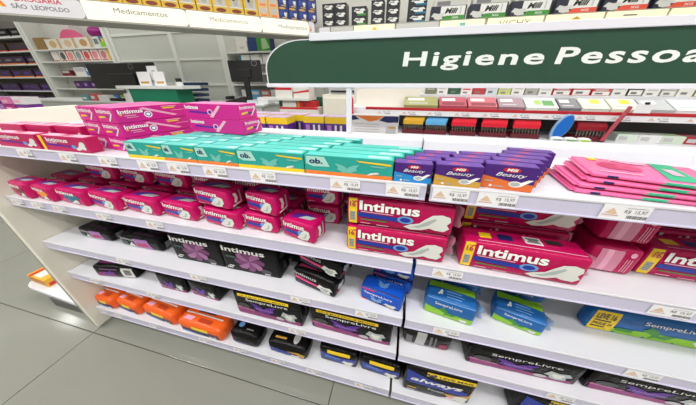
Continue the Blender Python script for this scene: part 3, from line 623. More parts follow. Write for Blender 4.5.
dup(q3, loc=(.02, .615, z5), rz=R(-2), label='black and blue pad pack with a yellow strip at the shelf joint')
for x in (-.215, .005): dup(q3, loc=(x, .735, z5), label='black and blue pad pack in shade behind the yellow-striped ones', group='shaded black and blue packs')
def always_big():
    return [('F', 'poly', [(.02, .92), (.35, .72), (.7, .62), (.92, .5), (.94, .38), (.8, .32), (.5, .42), (.02, .42)], IBLUE), ('F', 'poly', [(.6, .3), (.8, .3), (.95, .4), (.98, .7), (1, .3), (.85, .12), (.66, .2)], IGOLD), ('F', 'poly', fit(PADP, .56, .03, .96, .3), IPAD), ('F', 'poly', ell(.72, .16, .06, .05), IPINKL), ('F', 'rect', (.3, .84, .98, .97), IYEL), ('F', 'poly', ell(.37, .9, .07, .06), INAVY), ('F', 'rect', (.06, .2, .2, .25), IGOLD), ('F', 'rect', (.06, .1, .18, .14), LGREY), ('R', 'rect', (.1, .1, .9, .3), LGREY),
            ('F', 'text', ('always', (.08, .5, .84, .7), .03, .25), IWHITE), ('F', 'text', ('7gotas', (.36, .26, .6, .38), .02), LGREY), ('F', 'text', ('LEVE MAIS', (.48, .87, .94, .94), .015), IBLACK)]
r1 = pack('pad_pack', 'tall black pad pack with blue oval lettering, gold swoosh and white pad', 'pad pack', .137, .437, .588, z5, .205, .1, BLACKF, always_big(), soft=True, rad=.012, yaw=R(1))
dup(r1, loc=(.77, .60, z5 - 0.0), rz=R(0), label='tall black and blue pad pack after the empty gap on the bottom shelf')
for x in (.37, .8): dup(r1, loc=(x, .72, z5), rz=0, label='tall black pad pack in shade at the rear of the bottom shelf', group='shaded tall black packs')

# ================================================================ LOW DISPLAY BESIDE THE END PANEL
t = empty('low_display', (-2.45, .85, 0)); tag(t, 'low white display slab with rounded corner on a dark grey base', 'display')
def lp_(name, mb):
    o = mb.build(name, t); o.matrix_parent_inverse = Matrix.Translation(t.location).inverted(); return o
pts = [(-2.0, .565), (-2.0, 1.05), (-2.80, 1.05), (-2.80, .66), (-2.785, .625), (-2.745, .60), (-2.70, .592)]
lp_('slab', MB().prism(pts, .085, .11, WHITE, axis='z'))
lp_('base', MB().box(-2.47, -2.0, .572, 1.0, 0, .0845, M('dark_grey_base', (92, 92, 92), .5, var=.05)))
YBX = card('yellow_card', (232, 176, 40))
pack('snack_carton', 'yellow and red carton standing on the low white slab', 'carton', -2.78, -2.56, .635, .1105, .07, .12, YBX, [('F', 'rect', (.0, .55, 1, .72), IRED), ('F', 'rect', (.05, .1, .95, .42), ink('ink_mustard', (200, 140, 20))), ('T', 'rect', (.3, .1, .7, .9), IPAD), ('T', 'rect', (.1, .0, .25, 1), IRED), ('F', 'rect', (.3, .1, .35, .45), IRED), ('R', 'rect', (.1, .1, .9, .5), IRED)], yaw=R(-3))

# ================================================================ GOODS ON THE REAR SHELF OF THE GONDOLA
zr = 1.2555
PBX = card('purple_yellow_card', (88, 40, 130))
def py_art(): return [('T', 'rect', (0, 0, 1, 1), ink('ink_lilac_top', (206, 180, 214))), ('F', 'rect', (0, .68, 1, 1), IYEL), ('R', 'rect', (0, .68, 1, 1), IYEL), ('F', 'rect', (.1, .15, .3, .6), ILILAC), ('F', 'rect', (.45, .15, .55, .6), IPAD), ('F', 'rect', (.7, .15, .8, .6), IPAD)]
p = pack('ointment_carton', 'purple and yellow carton on the rear shelf, second from the sign post', 'carton', -.545, -.425, 1.20, zr, .105, .1, PBX, py_art(), group='purple and yellow cartons on the rear shelf')
dup(p, loc=(-.36, 1.2, zr), label='purple and yellow carton on the rear shelf right beside the sign post')
for k in range(3): dup(p, loc=(-.92 + .128 * k, 1.12, zr), label='purple and yellow carton against the spine behind the long magenta pair, %s of three' % ['first', 'second', 'third'][k])
for k in range(3): dup(p, loc=(-.88 + .128 * k, 1.25, zr), label='purple and yellow carton in the far row behind the spine, %s of three' % ['first', 'second', 'third'][k])
pack('leaflet_holder', 'white printed card box with an orange and navy top, behind the spine', 'card box', -.265, -.03, 1.16, zr, .125, .07, card('white_card', (234, 232, 230)), [('F', 'poly', [(.08, .98), (.72, .98), (.55, .82), (.4, .76)], IORANGE), ('F', 'poly', [(.0, .98), (.08, .98), (.18, .84), (.0, .8)], INAVY), ('F', 'poly', [(.72, .98), (1, .98), (1, .76), (.78, .74), (.6, .82)], INAVY)] + bars('F', [(.08, .66 - .1 * i, .62, .68 - .1 * i) for i in range(6)], LGREY) + [('F', 'rect', (.76, .1, .96, .6), LGREY), ('F', 'rect', (.82, .52, .94, .6), IGOLD)])

# ================================================================ RED-RAILED GONDOLA BEHIND
t = empty('red_rail_gondola', (.7, 2.3, 0)); tag(t, 'white shelving with red front rails behind the aisle sign', 'shelving')
def rg(name, mb, par=None):
    o = mb.build(name, par or t)
    if par is None: o.matrix_parent_inverse = Matrix.Translation(t.location).inverted()
    return o
RX0, RX1 = -.52, 3.4
GBACK = M('grey_back', (96, 92, 92), .6, var=.05)
REDM = M('red_rail', (190, 24, 40), .4, var=.05)
rg('back_panel', MB().box(RX0, RX1, 2.4, 2.44, .1, 1.56, BACKP))
rg('lower_back', MB().box(RX0, RX1, 2.33, 2.398, 1.16, 1.31, GBACK))
rg('base', MB().box(RX0, RX1, 2.0, 2.4, 0, .12, GREY))
s_ = rg('shelf', MB().box(RX0, RX1, 2.0, 2.4, 1.325, 1.338, WHITE)); rg('rail', MB().box(-.33, RX1, 1.985, 1.998, 1.327, 1.347, REDM, .002), s_); rg('label_strip', MB().box(RX0, RX1, 1.988, 1.999, 1.288, 1.3265, PAPER, .002), s_)
lm2 = price_label_mesh(.12, .03)
for k in range(14): link('price_label', lm2, s_, (-.18 + .2 * k, 1.9872, 1.307))
for z in (1.14, .86, .56, .28): rg('shelf', MB().box(RX0, RX1, 1.85, 2.4, z, z + .015, WHITE))
u_ = rg('shelf', MB().box(-.2, RX1, 2.18, 2.4, 1.425, 1.438, WHITE)); rg('rail', MB().box(-.2, RX1, 2.165, 2.18, 1.40, 1.438, WHITE, .002), u_)
# goods on the red-railed shelf: flat packs leaning back
cols = [((150, 150, 90), 'olive'), ((176, 70, 90), 'dull pink'), ((190, 90, 100), 'rose'), ((150, 120, 130), 'mauve grey'), ((222, 232, 222), 'white and green'), ((110, 110, 116), 'dark grey'), ((206, 210, 200), 'pale grey'), ((226, 228, 206), 'cream'), ((180, 184, 186), 'grey'), ((228, 230, 230), 'white'), ((168, 96, 82), 'terracotta'), ((150, 156, 176), 'slate blue'), ((238, 150, 180), 'bright pink'), ((200, 204, 206), 'silver grey')]
x = -.02
for k, (c, nm) in enumerate(cols):
    w = [.26, .2, .2, .17, .2, .12, .16, .16, .16, .18, .16, .14, .17, .2][k]
    art = [('T', 'rect', (.1, .55, .6, .85), IPAD), ('T', 'rect', (.15, .2, .7, .3), LGREY)]
    if k == 4: art += [('T', 'rect', (.55, .2, .9, .75), IGREEN), ('T', 'rect', (.3, .3, .5, .75), ILIME)]
    if k in (6, 7): art += [('T', 'rect', (.4, .5, .75, .9), IYEL)]
    if k in (1, 2): art += [('T', 'rect', (.1, .1, .95, .4), ink('ink_wine', (130, 30, 50)))]
    pack('flat_packet', nm + ' flat packet on the red-railed shelf behind the sign', 'packet', x, x + w, 2.03, 1.3385, .028, .13, card('shelf_' + nm.replace(' ', '_'), c), art, yaw=0, pitch=R(26))
    x += w + .012
# boxes on its upper shelf
ucols = [((120, 126, 92), 'olive green'), ((234, 232, 226), 'white'), ((40, 96, 62), 'dark green'), ((236, 226, 222), 'white and red'), ((190, 60, 60), 'red'), ((206, 214, 220), 'pale blue'), ((198, 206, 120), 'lime'), ((236, 236, 232), 'white'), ((170, 170, 160), 'grey'), ((226, 226, 220), 'cream white'), ((176, 34, 38), 'red'), ((184, 38, 38), 'red'), ((172, 32, 34), 'red'), ((216, 218, 214), 'pale grey'), ((60, 58, 54), 'dark'), ((232, 232, 228), 'white'), ((130, 128, 122), 'grey'), ((236, 234, 230), 'white'), ((158, 150, 80), 'mustard'), ((40, 40, 42), 'black'), ((30, 120, 60), 'green')]
x = .14; zt = 1.4385; nlab = {}
UP = ['beside the beige board', 'next to the olive green box', 'between white boxes', 'with a red line', 'near its left end', 'with a blue tinge', 'in the middle of the shelf', 'like a small tub', 'next to the white tub', 'before the red boxes', 'first of three', 'second of three', 'third of three', 'after the red boxes', 'with a pale base', 'next to the dark box', 'between two white boxes', 'before the mustard box', 'before the black box', 'next to the green box', 'at the far end']
for k, (c, nm) in enumerate(ucols):
    w = .115 if 10 <= k <= 12 else .085
    art = [('F', 'rect', (.05, .05, .95, .5), IPAD if k >= 10 else M('shelf_u_' + nm.replace(' ', '_'), c)), ('F', 'rect', (.15, .6, .85, .75), IRED if k in (3, 4) else LGREY), ('F', 'rect', (.2, .15, .6, .35), GREY)]
    pack('medicine_box', nm + ' box on the upper shelf under the sign, ' + UP[k], 'box', x, x + w, 2.2, zt, .055 + .01 * (k % 3), .08, card('ushelf_' + nm.replace(' ', '_'), c), art)
    x += w + .008
# beige board and red marker at its end
tag(MB().prism(round_left(-.44, .1, 1.3385, 1.475, .05), 2.13, 2.14, CREAM).build('header_board'), 'rounded cream header board standing at the end of the red-railed shelving', 'board')
tag(MB().prism([(-.455 + .028 * math.cos(a) * 1.0, 1.40 + .028 * math.sin(a)) for a in [math.pi * i / 8 for i in range(9)]] + [(-.483, 1.156), (-.427, 1.156)], 1.94, 1.955, M('red_plastic', (206, 40, 58), .4)).build('red_marker'), 'rounded red plastic marker standing by the sign post', 'marker')
# hair clips in trays on the lower shelf
zl = 1.1555
TRAY = M('maroon_tray', (96, 14, 32), .45, var=.1)
CL = [(.07, 'yellow', (224, 176, 50)), (.245, 'sky blue', (100, 178, 226)), (.45, 'red', (228, 34, 56)), (.665, 'red', (228, 34, 56)), (.88, 'red', (228, 34, 56)), (1.28, 'dark red', (150, 18, 38))]
for k, (cx, nm, c) in enumerate(CL):
    w = .17 if k < 2 else .19
    pl = M('clip_' + nm.replace(' ', '_'), c, .3, var=.06)
    tag(MB().box(cx - w / 2, cx + w / 2, 1.95, 2.08, zl, zl + .028, TRAY, .004).build('display_tray'), 'maroon tray on the lower shelf under the ' + ['yellow', 'sky blue', 'first red', 'second red', 'third red', 'dark red'][k] + ' combs', 'tray')
    cp = empty('hair_comb', (cx, 1.985, zl + .0285)); tag(cp, ['yellow plastic hair comb bundle with wire teeth, beside the card box', 'sky blue plastic hair comb bundle with wire teeth', 'red hair comb bundle with wire teeth beside the sky blue one', 'red hair comb bundle with wire teeth between two red ones', 'red hair comb bundle with wire teeth nearest the blue paddle', 'dark red hair comb bundle past the blue paddle'][k], 'hair comb')
    hd = MB(); n = 5
    for i in range(n):
        yy = -.02 + .02 * i; hd.box(-w * .48 + .006 * i, w * .44 + .006 * i, yy, yy + .018, .04 + .008 * i, .076 + .008 * i, pl, .006)
    hd.build('comb_backs', cp)
    for i in range(9):
        MB().cyl((-w * .42 + w * .105 * i, -.012, .044), (-w * .42 + w * .105 * i + .004, -.014, .001), .003, .002, M('wire', (196, 180, 160), .3, metal=.6), 6).build('tooth', cp)
# blue paddle brush
br = empty('paddle_brush', (1.09, 1.965, zl)); tag(br, 'bright blue oval paddle with a pale rim standing on the lower shelf', 'brush')
def ov(cx, cz, rx, rz_, lean): return [(cx + rx * math.cos(a) + lean * (rz_ * math.sin(a)), cz + rz_ * math.sin(a)) for a in [2 * math.pi * i / 22 for i in range(22)]]
MB().prism(ov(0, .088, .05, .088, .25), -.012, .004, M('pale_blue_rim', (150, 186, 220), .35)).build('rim', br); MB().prism(ov(.004, .09, .041, .078, .25), -.018, -.011, M('paddle_blue', (24, 110, 206), .35, var=.05)).build('face', br)
tubes = [('white and grey soap bar box', (150, 160, 166)), ('white soap bar box with a green end', (120, 170, 110)), ('white soap bar box with a lime end', (170, 206, 80))]
for k, (nm, c) in enumerate(tubes):
    pack('soap_box', nm + ' in front of the blue paddle', 'box', 1.02 + .08 * k, 1.085 + .08 * k, 1.875, zl, .028, .05, card('soap_%s' % nm.replace(' ', '_'), (232, 234, 230)), [('F', 'rect', (.05, .05, .95, .8), ink('soapink_%d' % k, c)), ('R', 'rect', (.2, .2, .8, .8), ink('soapink_%d' % k, c))], soft=True, rad=.008, yaw=R(-8))
st = MB(); st.cyl((1.34, 1.93, zl + .012), (1.42, 1.96, 1.385), .012, .012, M('red_glitter', (170, 60, 76), .4, var=.3, scale=60), 8)
tag(st.build('red_rod'), 'slanted red glitter rod crossing the red rail', 'rod')
tg = MB().box(1.46, 1.55, 1.975, 1.979, 1.345, 1.40, PAPER, .001).build('price_tag'); tag(tg, 'white hanging price tag clipped above the red rail', 'price tag')
MB().box(1.50, 1.52, 1.97, 1.984, 1.398, 1.412, DARK, .002).build('clip', tg)
rb = [((214, 226, 214), 'white and green'), ((230, 230, 228), 'white'), ((206, 220, 200), 'pale green'), ((170, 30, 50), 'crimson'), ((226, 226, 226), 'plain white'), ((180, 190, 190), 'grey')]
for k, (c, nm) in enumerate(rb):
    pack('cosmetic_box', nm + ' box on the lower shelf past the red rod', 'box', 1.47 + .125 * k, 1.585 + .125 * k, 2.0, zl, .05, .12, card('cos_' + nm.replace(' ', '_'), c), [('F', 'rect', (.1, .2, .5, .7), LGREY), ('T', 'rect', (.1, .2, .7, .4), ILIME if k in (0, 2) else LGREY)], yaw=R(-6))

# ================================================================ COUNTER AREA BEHIND, LEFT
YW = 4.6
FRAME = M('white_frame', (226, 228, 222), .45, var=.02)
PANE = M('grey_green_panel', (204, 208, 200), .3, var=.04, scale=2)
t = empty('partition', (-5.0, YW, 0)); tag(t, 'grey panelled partition with white frame behind the counter', 'partition')
def pt(name, mb):
    o = mb.build(name, t); o.matrix_parent_inverse = Matrix.Translation(t.location).inverted(); return o
posts = [-6.5, -4.88, -3.72]
for a, b in zip(posts[:-1], posts[1:]):
    zz = [0.0, 1.0, 1.49, 1.96, 2.43, 2.98]
    for z0, z1_ in zip(zz[:-1], zz[1:]):
        pt('pane', MB().box(a + .03, b - .03, YW + .02, YW + .04, z0 + .02, z1_ - .02, PANE, .002)); pt('beam', MB().box(a + .03, b - .03, YW, YW + .06, z1_ - .022, z1_ + .022, FRAME, .004))
for x in posts: pt('post', MB().box(x - .045, x + .045, YW - .01, YW + .07, 0, 3.0, FRAME, .004))
def wall_unit(label, x0, x1, zs, dep=.32, back=BACKP, names=None):
    t = empty('wall_shelf_unit', ((x0 + x1) / 2, YW, 0)); tag(t, label, 'shelving')
    def q(name, mb):
        o = mb.build(name, t); o.matrix_parent_inverse = Matrix.Translation(t.location).inverted(); return o
    q('back_panel', MB().box(x0, x1, YW + .28, YW + .31, 0, 2.98, back))
    for z in zs: q('shelf', MB().box(x0, x1, YW + .28 - dep, YW + .28, z - .028, z, FRAME, .003))
    for x in (x0, x1): q('side_post', MB().box(x - .04, x + .04, YW - .05, YW + .28, 0, 2.98, FRAME, .004))
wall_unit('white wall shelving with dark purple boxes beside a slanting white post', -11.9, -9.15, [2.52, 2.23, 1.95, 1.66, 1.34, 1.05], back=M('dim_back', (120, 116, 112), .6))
wall_unit('open white wall shelving with white sachets behind the big monitor', -9.05, -6.58, [2.235, 1.99, 1.68, 1.40, 1.10])
wall_unit('narrow white wall shelving behind the small monitor', -3.62, -2.2, [2.06, 1.88, 1.70, 1.50, 1.22])
# dark goods at far left
DP = card('dark_purple_box', (52, 24, 62)); DB = card('dark_brown_box', (58, 36, 26)); 
for r_, z in enumerate([2.52, 2.23, 1.95, 1.66, 1.34, 1.05]):
    proto = None
    for k in range(6):
        x0 = -11.75 + .42 * k
        if proto is None:
            proto = pack('boxed_goods', ['dark box with grey print on the top dark shelf', 'dark brown box on the second dark shelf', 'dark purple box with an orange edge on the third dark shelf', 'dark purple box with a thin orange edge on the fourth dark shelf', 'plain dark purple box on the fifth dark shelf', 'dark purple box on the lowest dark shelf'][r_], 'box', x0, x0 + .40, YW + .0, z + .0005, .17, .2, [BLACKC, DB, DP, DP, DP, DP][r_],
                         [('F', 'rect', (.0, .0, 1, .16), [LGREY, IRED, IORANGE, IORANGE, IPURP, IORANGE][r_]), ('F', 'rect', (.2, .45, .7, .7), [GREY, INAVY, GREY, IPURP, IPURP, IGOLD][r_])], group='dark boxes on shelf row %s' % 'one two three four five six'.split()[r_])
        else: dup(proto, loc=(x0 + .2, YW + random.uniform(-.02, .04), z + .0005))
# open shelf goods
ys = YW - .0
def bx(name, label, cat, x0, x1, z, h, c, art=(), y=None, d=.16, **k): return pack(name, label, cat, x0, x1, ys if y is None else y, z + .0005, h, d, card('bg_%d_%d_%d' % c, c), list(art), **k)
bx('gift_box', 'brown box at the start of the top open shelf', 'box', -8.95, -8.62, 2.235, .24, (150, 118, 66), [('R', 'rect', (.1, .1, .9, .9), LGREY)])
for k in range(3): bx('sachet_box', ['white box with a gold oval beside the brown box', 'white box with a beige oval under the pink toy', 'white box with a tan oval on the top open shelf'][k], 'box', -8.58 + .5 * k, -8.12 + .5 * k, 2.235, .2, (232, 226, 214), [('F', 'poly', ell(.5, .5, .25, .35), ink('bgoval%d' % k, [(206, 176, 120), (222, 190, 160), (196, 150, 100)][k])), ('F', 'rect', (.9, .0, 1, 1), IGOLD)])
bx('gift_box', 'white and grey box before the lime one on the top open shelf', 'box', -7.05, -6.85, 2.235, .2, (216, 222, 220), [('F', 'rect', (.2, .3, .8, .8), GREY)])
bx('gift_box', 'blue and lime box at the end of the top open shelf', 'box', -6.84, -6.62, 2.235, .2, (96, 120, 150), [('F', 'rect', (.0, .0, 1, .5), ILIME), ('F', 'rect', (.3, .5, .6, .8), IYEL)])
# pink toy and purple bag on top of the boxes
o = MB(); o.prism([(-.32, 0), (.32, 0), (.2, .1), (.08, .16), (-.1, .16), (-.22, .1)], -.06, .06, M('toy_pink', (226, 96, 140), .5)); pk = tag(o.build('wrapped_gift', None, (-7.75, YW + .08, 2.436)), 'pink wrapped gift with a clear top on the white boxes', 'gift')
MB().prism([(-.06, .16), (.06, .16), (.14, .4), (.03, .34), (-.1, .42)], -.02, .02, M('clear_wrap', (232, 226, 222), .2, alpha=.8)).build('wrap_top', pk)
pb = pack('cushion', 'round-ended purple cushion on the top open shelf boxes', 'cushion', -7.22, -6.72, YW + .05, 2.436, .2, .2, film('purple_cushion', (150, 20, 120)), [], soft=True, rad=.09, bul=(.02, .02, .02)); MB().prism([(-.18, .19), (.14, .19), (.2, .36), (-.22, .38)], .08, .1, M('clear_wrap', (232, 226, 222), .2, alpha=.8)).build('wrap_top', pb)
sa = None
slab = ['white sachet with a red edge', 'white sachet with a black oval', 'white sachet beside a coral stripe', 'white sachet with a grey oval', 'white sachet with a red corner', 'white sachet with a pink corner', 'white sachet with a rose band', 'amber sachet ending the row']
for k in range(8):
    a = -8.62 + .265 * k
    bx('sachet', slab[k] + ' on the second open shelf', 'sachet', a, a + .25, 1.99, .21, (236, 232, 226) if k < 7 else (226, 176, 90), [('F', 'poly', ell(.55, .5, .32, .36), ink('sac%d' % k, [(236, 226, 220), (90, 90, 92), (236, 150, 140), (150, 156, 160), (220, 80, 80), (236, 140, 150), (214, 120, 130), (246, 210, 120)][k])), ('F', 'rect', (.0, .0, .14, 1), ink('sad%d' % k, [(90, 30, 36), (180, 176, 170), (230, 60, 70), (150, 150, 140), (206, 90, 90), (206, 70, 80), (230, 130, 140), (240, 200, 80)][k])), ('F', 'rect', (.2, .0, .9, .12), ink('sae', (200, 90, 80)))])
for k, (a, b, c, nm) in enumerate([(-8.5, -8.2, (120, 24, 34), 'dark red box lying at the start'), (-8.3, -8.1, (120, 124, 130), 'grey box standing behind the dark red one'), (-8.08, -7.72, (230, 228, 224), 'white box with a curved print'), (-7.7, -7.4, (60, 130, 196), 'blue and white box at the end')]):
    bx('medicine_box', nm + ' of the third open shelf' if k != 1 else nm + ' on the third open shelf', 'box', a, b, 1.68, [.12, .2, .18, .18][k], c, [('F', 'rect', (.1, .5, .9, .9), IPAD if k == 3 else LGREY)], y=YW + (.06 if k == 1 else -.03 if k == 0 else .0), d=.08)
for k in range(4): bx('purple_pack', 'dark purple patterned pack on the fourth open shelf', 'pack', -8.3 + .27 * k, -8.04 + .27 * k, 1.40, .17, (64, 34, 86), [('F', 'poly', ell(.4, .5, .2, .2), ILILAC), ('F', 'poly', ell(.75, .3, .12, .16), IPURP)], group='purple packs on the fourth open shelf')
for k, (c, nm) in enumerate([((90, 150, 160), 'teal'), ((206, 80, 80), 'coral'), ((230, 230, 226), 'white'), ((70, 120, 190), 'blue'), ((150, 180, 60), 'lime')]):
    bx('medicine_box', nm + ' box on the lowest open shelf above the desk clutter', 'box', -8.1 + .29 * k, -7.85 + .29 * k, 1.10, .16, c, [('F', 'rect', (.1, .2, .6, .7), IPAD)])
# narrow shelf goods
bx('medicine_box', 'white box beside the blue and green one over the small monitor', 'box', -3.36, -3.12, 2.06, .17, (226, 224, 214), [('F', 'rect', (.3, .3, .7, .5), LGREY)])
bx('medicine_box', 'dark blue and green box over the small monitor', 'box', -3.1, -2.62, 2.06, .24, (24, 54, 110), [('F', 'rect', (.4, .0, .98, 1), IGREEN), ('F', 'poly', [(.6, .1), (.95, .2), (.8, .9), (.62, .8)], ink('palegreen', (170, 206, 150)))])
for k in range(3): bx('medicine_box', ['teal-edged white box on the second narrow shelf', 'plain white box on the second narrow shelf', 'white box with black corner on the second narrow shelf'][k], 'box', -3.35 + .26 * k, -3.11 + .26 * k, 1.88, .13, (226, 228, 224), [('F', 'rect', (.0, .0, .2, 1) if k == 0 else (.8, .6, 1, 1), [I_TEAL, LGREY, IBLACK][k])])
for k, (c, nm) in enumerate([((220, 226, 228), 'pale'), ((110, 170, 210), 'sky blue'), ((196, 120, 110), 'salmon'), ((230, 230, 230), 'white'), ((60, 110, 90), 'dark green')]):
    bx('medicine_box', nm + ' box on the lowest narrow shelf below the monitor', 'box', -3.45 + .23 * k, -3.24 + .23 * k, 1.22, .18, c, [('F', 'rect', (.1, .5, .8, .8), IPAD)])

# ---- monitors, counter, clutter
SCR = M('black_plastic', (30, 30, 32), .35, var=.05)
def monitor(label, cx, y, zb, z0, w, h, rz, logo):
    t = empty('monitor', (cx, y, zb), rz); tag(t, label, 'monitor'); q = z0 - zb
    MB().box(-w / 2, w / 2, -.02, .03, q, q + h, SCR, .01).build('casing', t); MB().box(-w * .2, w * .2, -.045, -.02, q + .06, q + h * .6, SCR, .01).build('rear_hub', t)
    MB().box(-.05, .05, -.04, .0, .01, q + .1, SCR, .005).build('stand', t); MB().box(-.18, .18, -.14, .12, 0, .012, SCR, .004).build('foot', t)
    mb = MB(); ring = ell(0, 0, .055, .045, 18); inn = ell(0, 0, .043, .034, 18); n = 18; zc = q + h * .86; xc = logo
    mb.add([(xc + a, -.0206, zc + b) for a, b in ring] + [(xc + a, -.0206, zc + b) for a, b in inn], [[i, (i + 1) % n, n + (i + 1) % n, n + i] for i in range(n)], GREY); mb.build('logo_ring', t)
DESK = M('desk_white', (228, 230, 228), .4, var=.02)
t = empty('service_desk', (-5.6, 3.75, 0)); tag(t, 'long white service desk under the big monitor', 'desk')
def dk(name, mb):
    o = mb.build(name, t); o.matrix_parent_inverse = Matrix.Translation(t.location).inverted(); return o
dk('top', MB().box(-8.2, -2.2, 3.4, 4.15, 1.19, 1.22, DESK, .004)); dk('front', MB().box(-8.15, -2.25, 3.42, 3.45, 0, 1.19, M('desk_front_grey', (196, 198, 194), .45))); dk('side', MB().box(-8.15, -8.1, 3.45, 4.1, 0, 1.19, DESK)); dk('side', MB().box(-2.3, -2.25, 3.45, 4.1, 0, 1.19, DESK))
monitor('large black monitor seen from behind on the service desk', -5.32, 3.72, 1.2205, 1.42, 1.64, .43, R(0), .3)
monitor('small black monitor on the desk in front of the narrow shelves', -2.84, 4.0, 1.2205, 1.54, .60, .33, R(4), .2)
t = empty('raised_counter', (-4.35, 3.3, 0)); tag(t, 'green raised counter box with a white top in front of the big monitor', 'counter')
def rc(name, mb):
    o = mb.build(name, t); o.matrix_parent_inverse = Matrix.Translation(t.location).inverted(); return o
GRN = M('counter_green', (16, 118, 88), .4, var=.05)
rc('top', MB().box(-4.57, -3.26, 3.02, 3.36, 1.44, 1.485, DESK, .006)); rc('body', MB().box(-4.36, -3.43, 3.05, 3.34, 0.0, 1.44, GRN)); rc('side_board', MB().box(-4.5, -4.362, 3.1, 3.3, 0, 1.44, DESK))
for k, (x, w, h, tt) in enumerate([(-3.92, .19, .27, 'tall white leaflet with a grey square behind the others on the counter'), (-4.06, .24, .19, 'white leaflet with a gold band standing on the green counter'), (-3.76, .2, .19, 'white leaflet with a gold label beside the black bottle')]):
    pack('leaflet', tt, 'leaflet', x - w / 2, x + w / 2, 3.12 if k else 3.17, 1.4855, h, .012, PAPER, [('F', 'rect', (.15, .15, .85, .3), IGOLD if k else LGREY), ('F', 'rect', (.45, .55, .8, .8), LGREY if k == 0 else PAPER)], pitch=R(-4))
b = MB(); b.cyl((0, 0, 0), (0, 0, .05), .05, .05, M('bottle_white', (220, 222, 222), .3), 14); bo = b.build('bottle', None, (-3.44, 3.16, 1.4855)); tag(bo, 'small pale bottle with a black cap on the green counter', 'bottle')
MB().cyl((0, 0, .05), (0, 0, .1), .042, .038, DARK, 14).build('cap', bo)
TR = M('tray_navy', (36, 56, 86), .4, var=.08); TRW = M('tray_paper', (220, 222, 224), .6)
t = empty('paper_tray_stack', (-3.66, 3.56, 1.2205)); tag(t, 'stack of dark navy trays holding white papers beside the green counter', 'tray stack')
for k in range(4):
    MB().box(-.22 + .02 * k, .18 + .02 * k, -.1, .15, .01 + .085 * k, .055 + .085 * k, TR, .006).build('tray', t); MB().box(-.18 + .02 * k, .1 + .02 * k, -.115, .1, .057 + .085 * k, .068 + .085 * k, TRW).build('paper', t)
MB().box(-.22, .18, -.1, .15, 0, .01, TR).build('tray', t)
# clutter on the desk
k_ = MB().box(-.18, .18, -.06, .06, 0, .05, DARK, .01).build('flat_device', None, (-5.28, 3.48, 1.2205), R(0)); tag(k_, 'black flat device on the desk below the big monitor', 'device')
for k, (x, c, nm, w, h) in enumerate([(-6.2, (90, 160, 170), 'teal', .2, .09), (-5.95, (206, 90, 90), 'coral', .16, .12), (-5.75, (226, 228, 226), 'white', .26, .1), (-5.08, (232, 232, 228), 'plain white', .24, .13), (-4.82, (60, 110, 180), 'blue', .16, .16), (-4.64, (150, 170, 60), 'olive lime', .14, .1)]):
    bx('small_box', nm + ' small box standing on the service desk', 'box', x, x + w, 1.22, h, c, [('F', 'rect', (.1, .3, .7, .7), IPAD)], y=3.43, d=.1)
t = empty('desk_phone', (-2.78, 3.56, 1.2205), R(8)); tag(t, 'black desk phone beside papers below the small monitor', 'phone')
MB().prism([(-.16, 0), (.16, 0), (.16, .1), (-.16, .04)], -.1, .1, DARK).build('base', t); MB().box(-.15, -.09, -.1, .1, .06, .11, DARK, .015).build('handset', t); MB().box(-.02, .12, -.05, .06, .09, .102, GREY).build('keypad', t)
for k, (x, c, nm) in enumerate([(-2.56, (200, 214, 226), 'pale blue'), (-2.36, (226, 228, 230), 'white')]):
    bx('paper_pile', nm + ' pile of papers beside the desk phone', 'papers', x, x + .19, 1.22, .05 + .05 * k, c, [('T', 'rect', (.1, .2, .6, .5), IRED)], y=3.5, d=.2)
# cartons behind the sign's left end
t = empty('shelf_stand', (-1.6, 3.35, 0)); tag(t, 'small white shelf stand carrying red and white cartons', 'shelf')
for nm, mb in (('shelf', MB().box(-1.98, -1.34, 3.18, 3.5, 1.30, 1.335, FRAME, .003)), ('shelf', MB().box(-1.98, -1.2, 3.18, 3.5, 1.03, 1.06, FRAME, .003)), ('back', MB().box(-1.98, -1.2, 3.5, 3.53, 0, 1.335, M('stand_green', (40, 96, 70), .5))), ('leg', MB().box(-1.98, -1.94, 3.2, 3.24, 0, 1.03, FRAME)), ('leg', MB().box(-1.24, -1.2, 3.2, 3.24, 0, 1.03, FRAME))):
    o = mb.build(nm, t); o.matrix_parent_inverse = Matrix.Translation(t.location).inverted()
CW = (232, 228, 222)
bx('medicine_carton', 'white carton with red top edge under the sign corner', 'carton', -1.86, -1.6, 1.335, .13, CW, [('F', 'rect', (0, .75, 1, 1), IRED)], y=3.22, d=.2)
bx('medicine_carton', 'white carton with a red slanted stripe under the sign corner', 'carton', -1.58, -1.34, 1.335, .13, CW, [('F', 'poly', [(0, .4), (1, .6), (1, .8), (0, .55)], IRED)], y=3.22, d=.2)
bx('medicine_carton', 'wide white carton with red top and a green label', 'carton', -1.83, -1.22, 1.06, .15, CW, [('F', 'rect', (0, .82, 1, 1), IRED), ('F', 'rect', (.6, .05, .98, .35), ILIME), ('F', 'rect', (.2, .4, .45, .6), LGREY)], y=3.22, d=.22)
bx('medicine_carton', 'white small carton beside the red one on the wide carton', 'carton', -1.78, -1.56, 1.2105, .08, CW, [], y=3.24, d=.16)
bx('medicine_carton', 'bright red carton lying on the wide white carton', 'carton', -1.54, -1.26, 1.2105, .08, (196, 34, 36), [('F', 'rect', (0, .0, .12, 1), IORANGE), ('F', 'rect', (.3, .2, .5, .7), ink('ink_darkred', (150, 16, 24)))], y=3.23, d=.16, split=True)
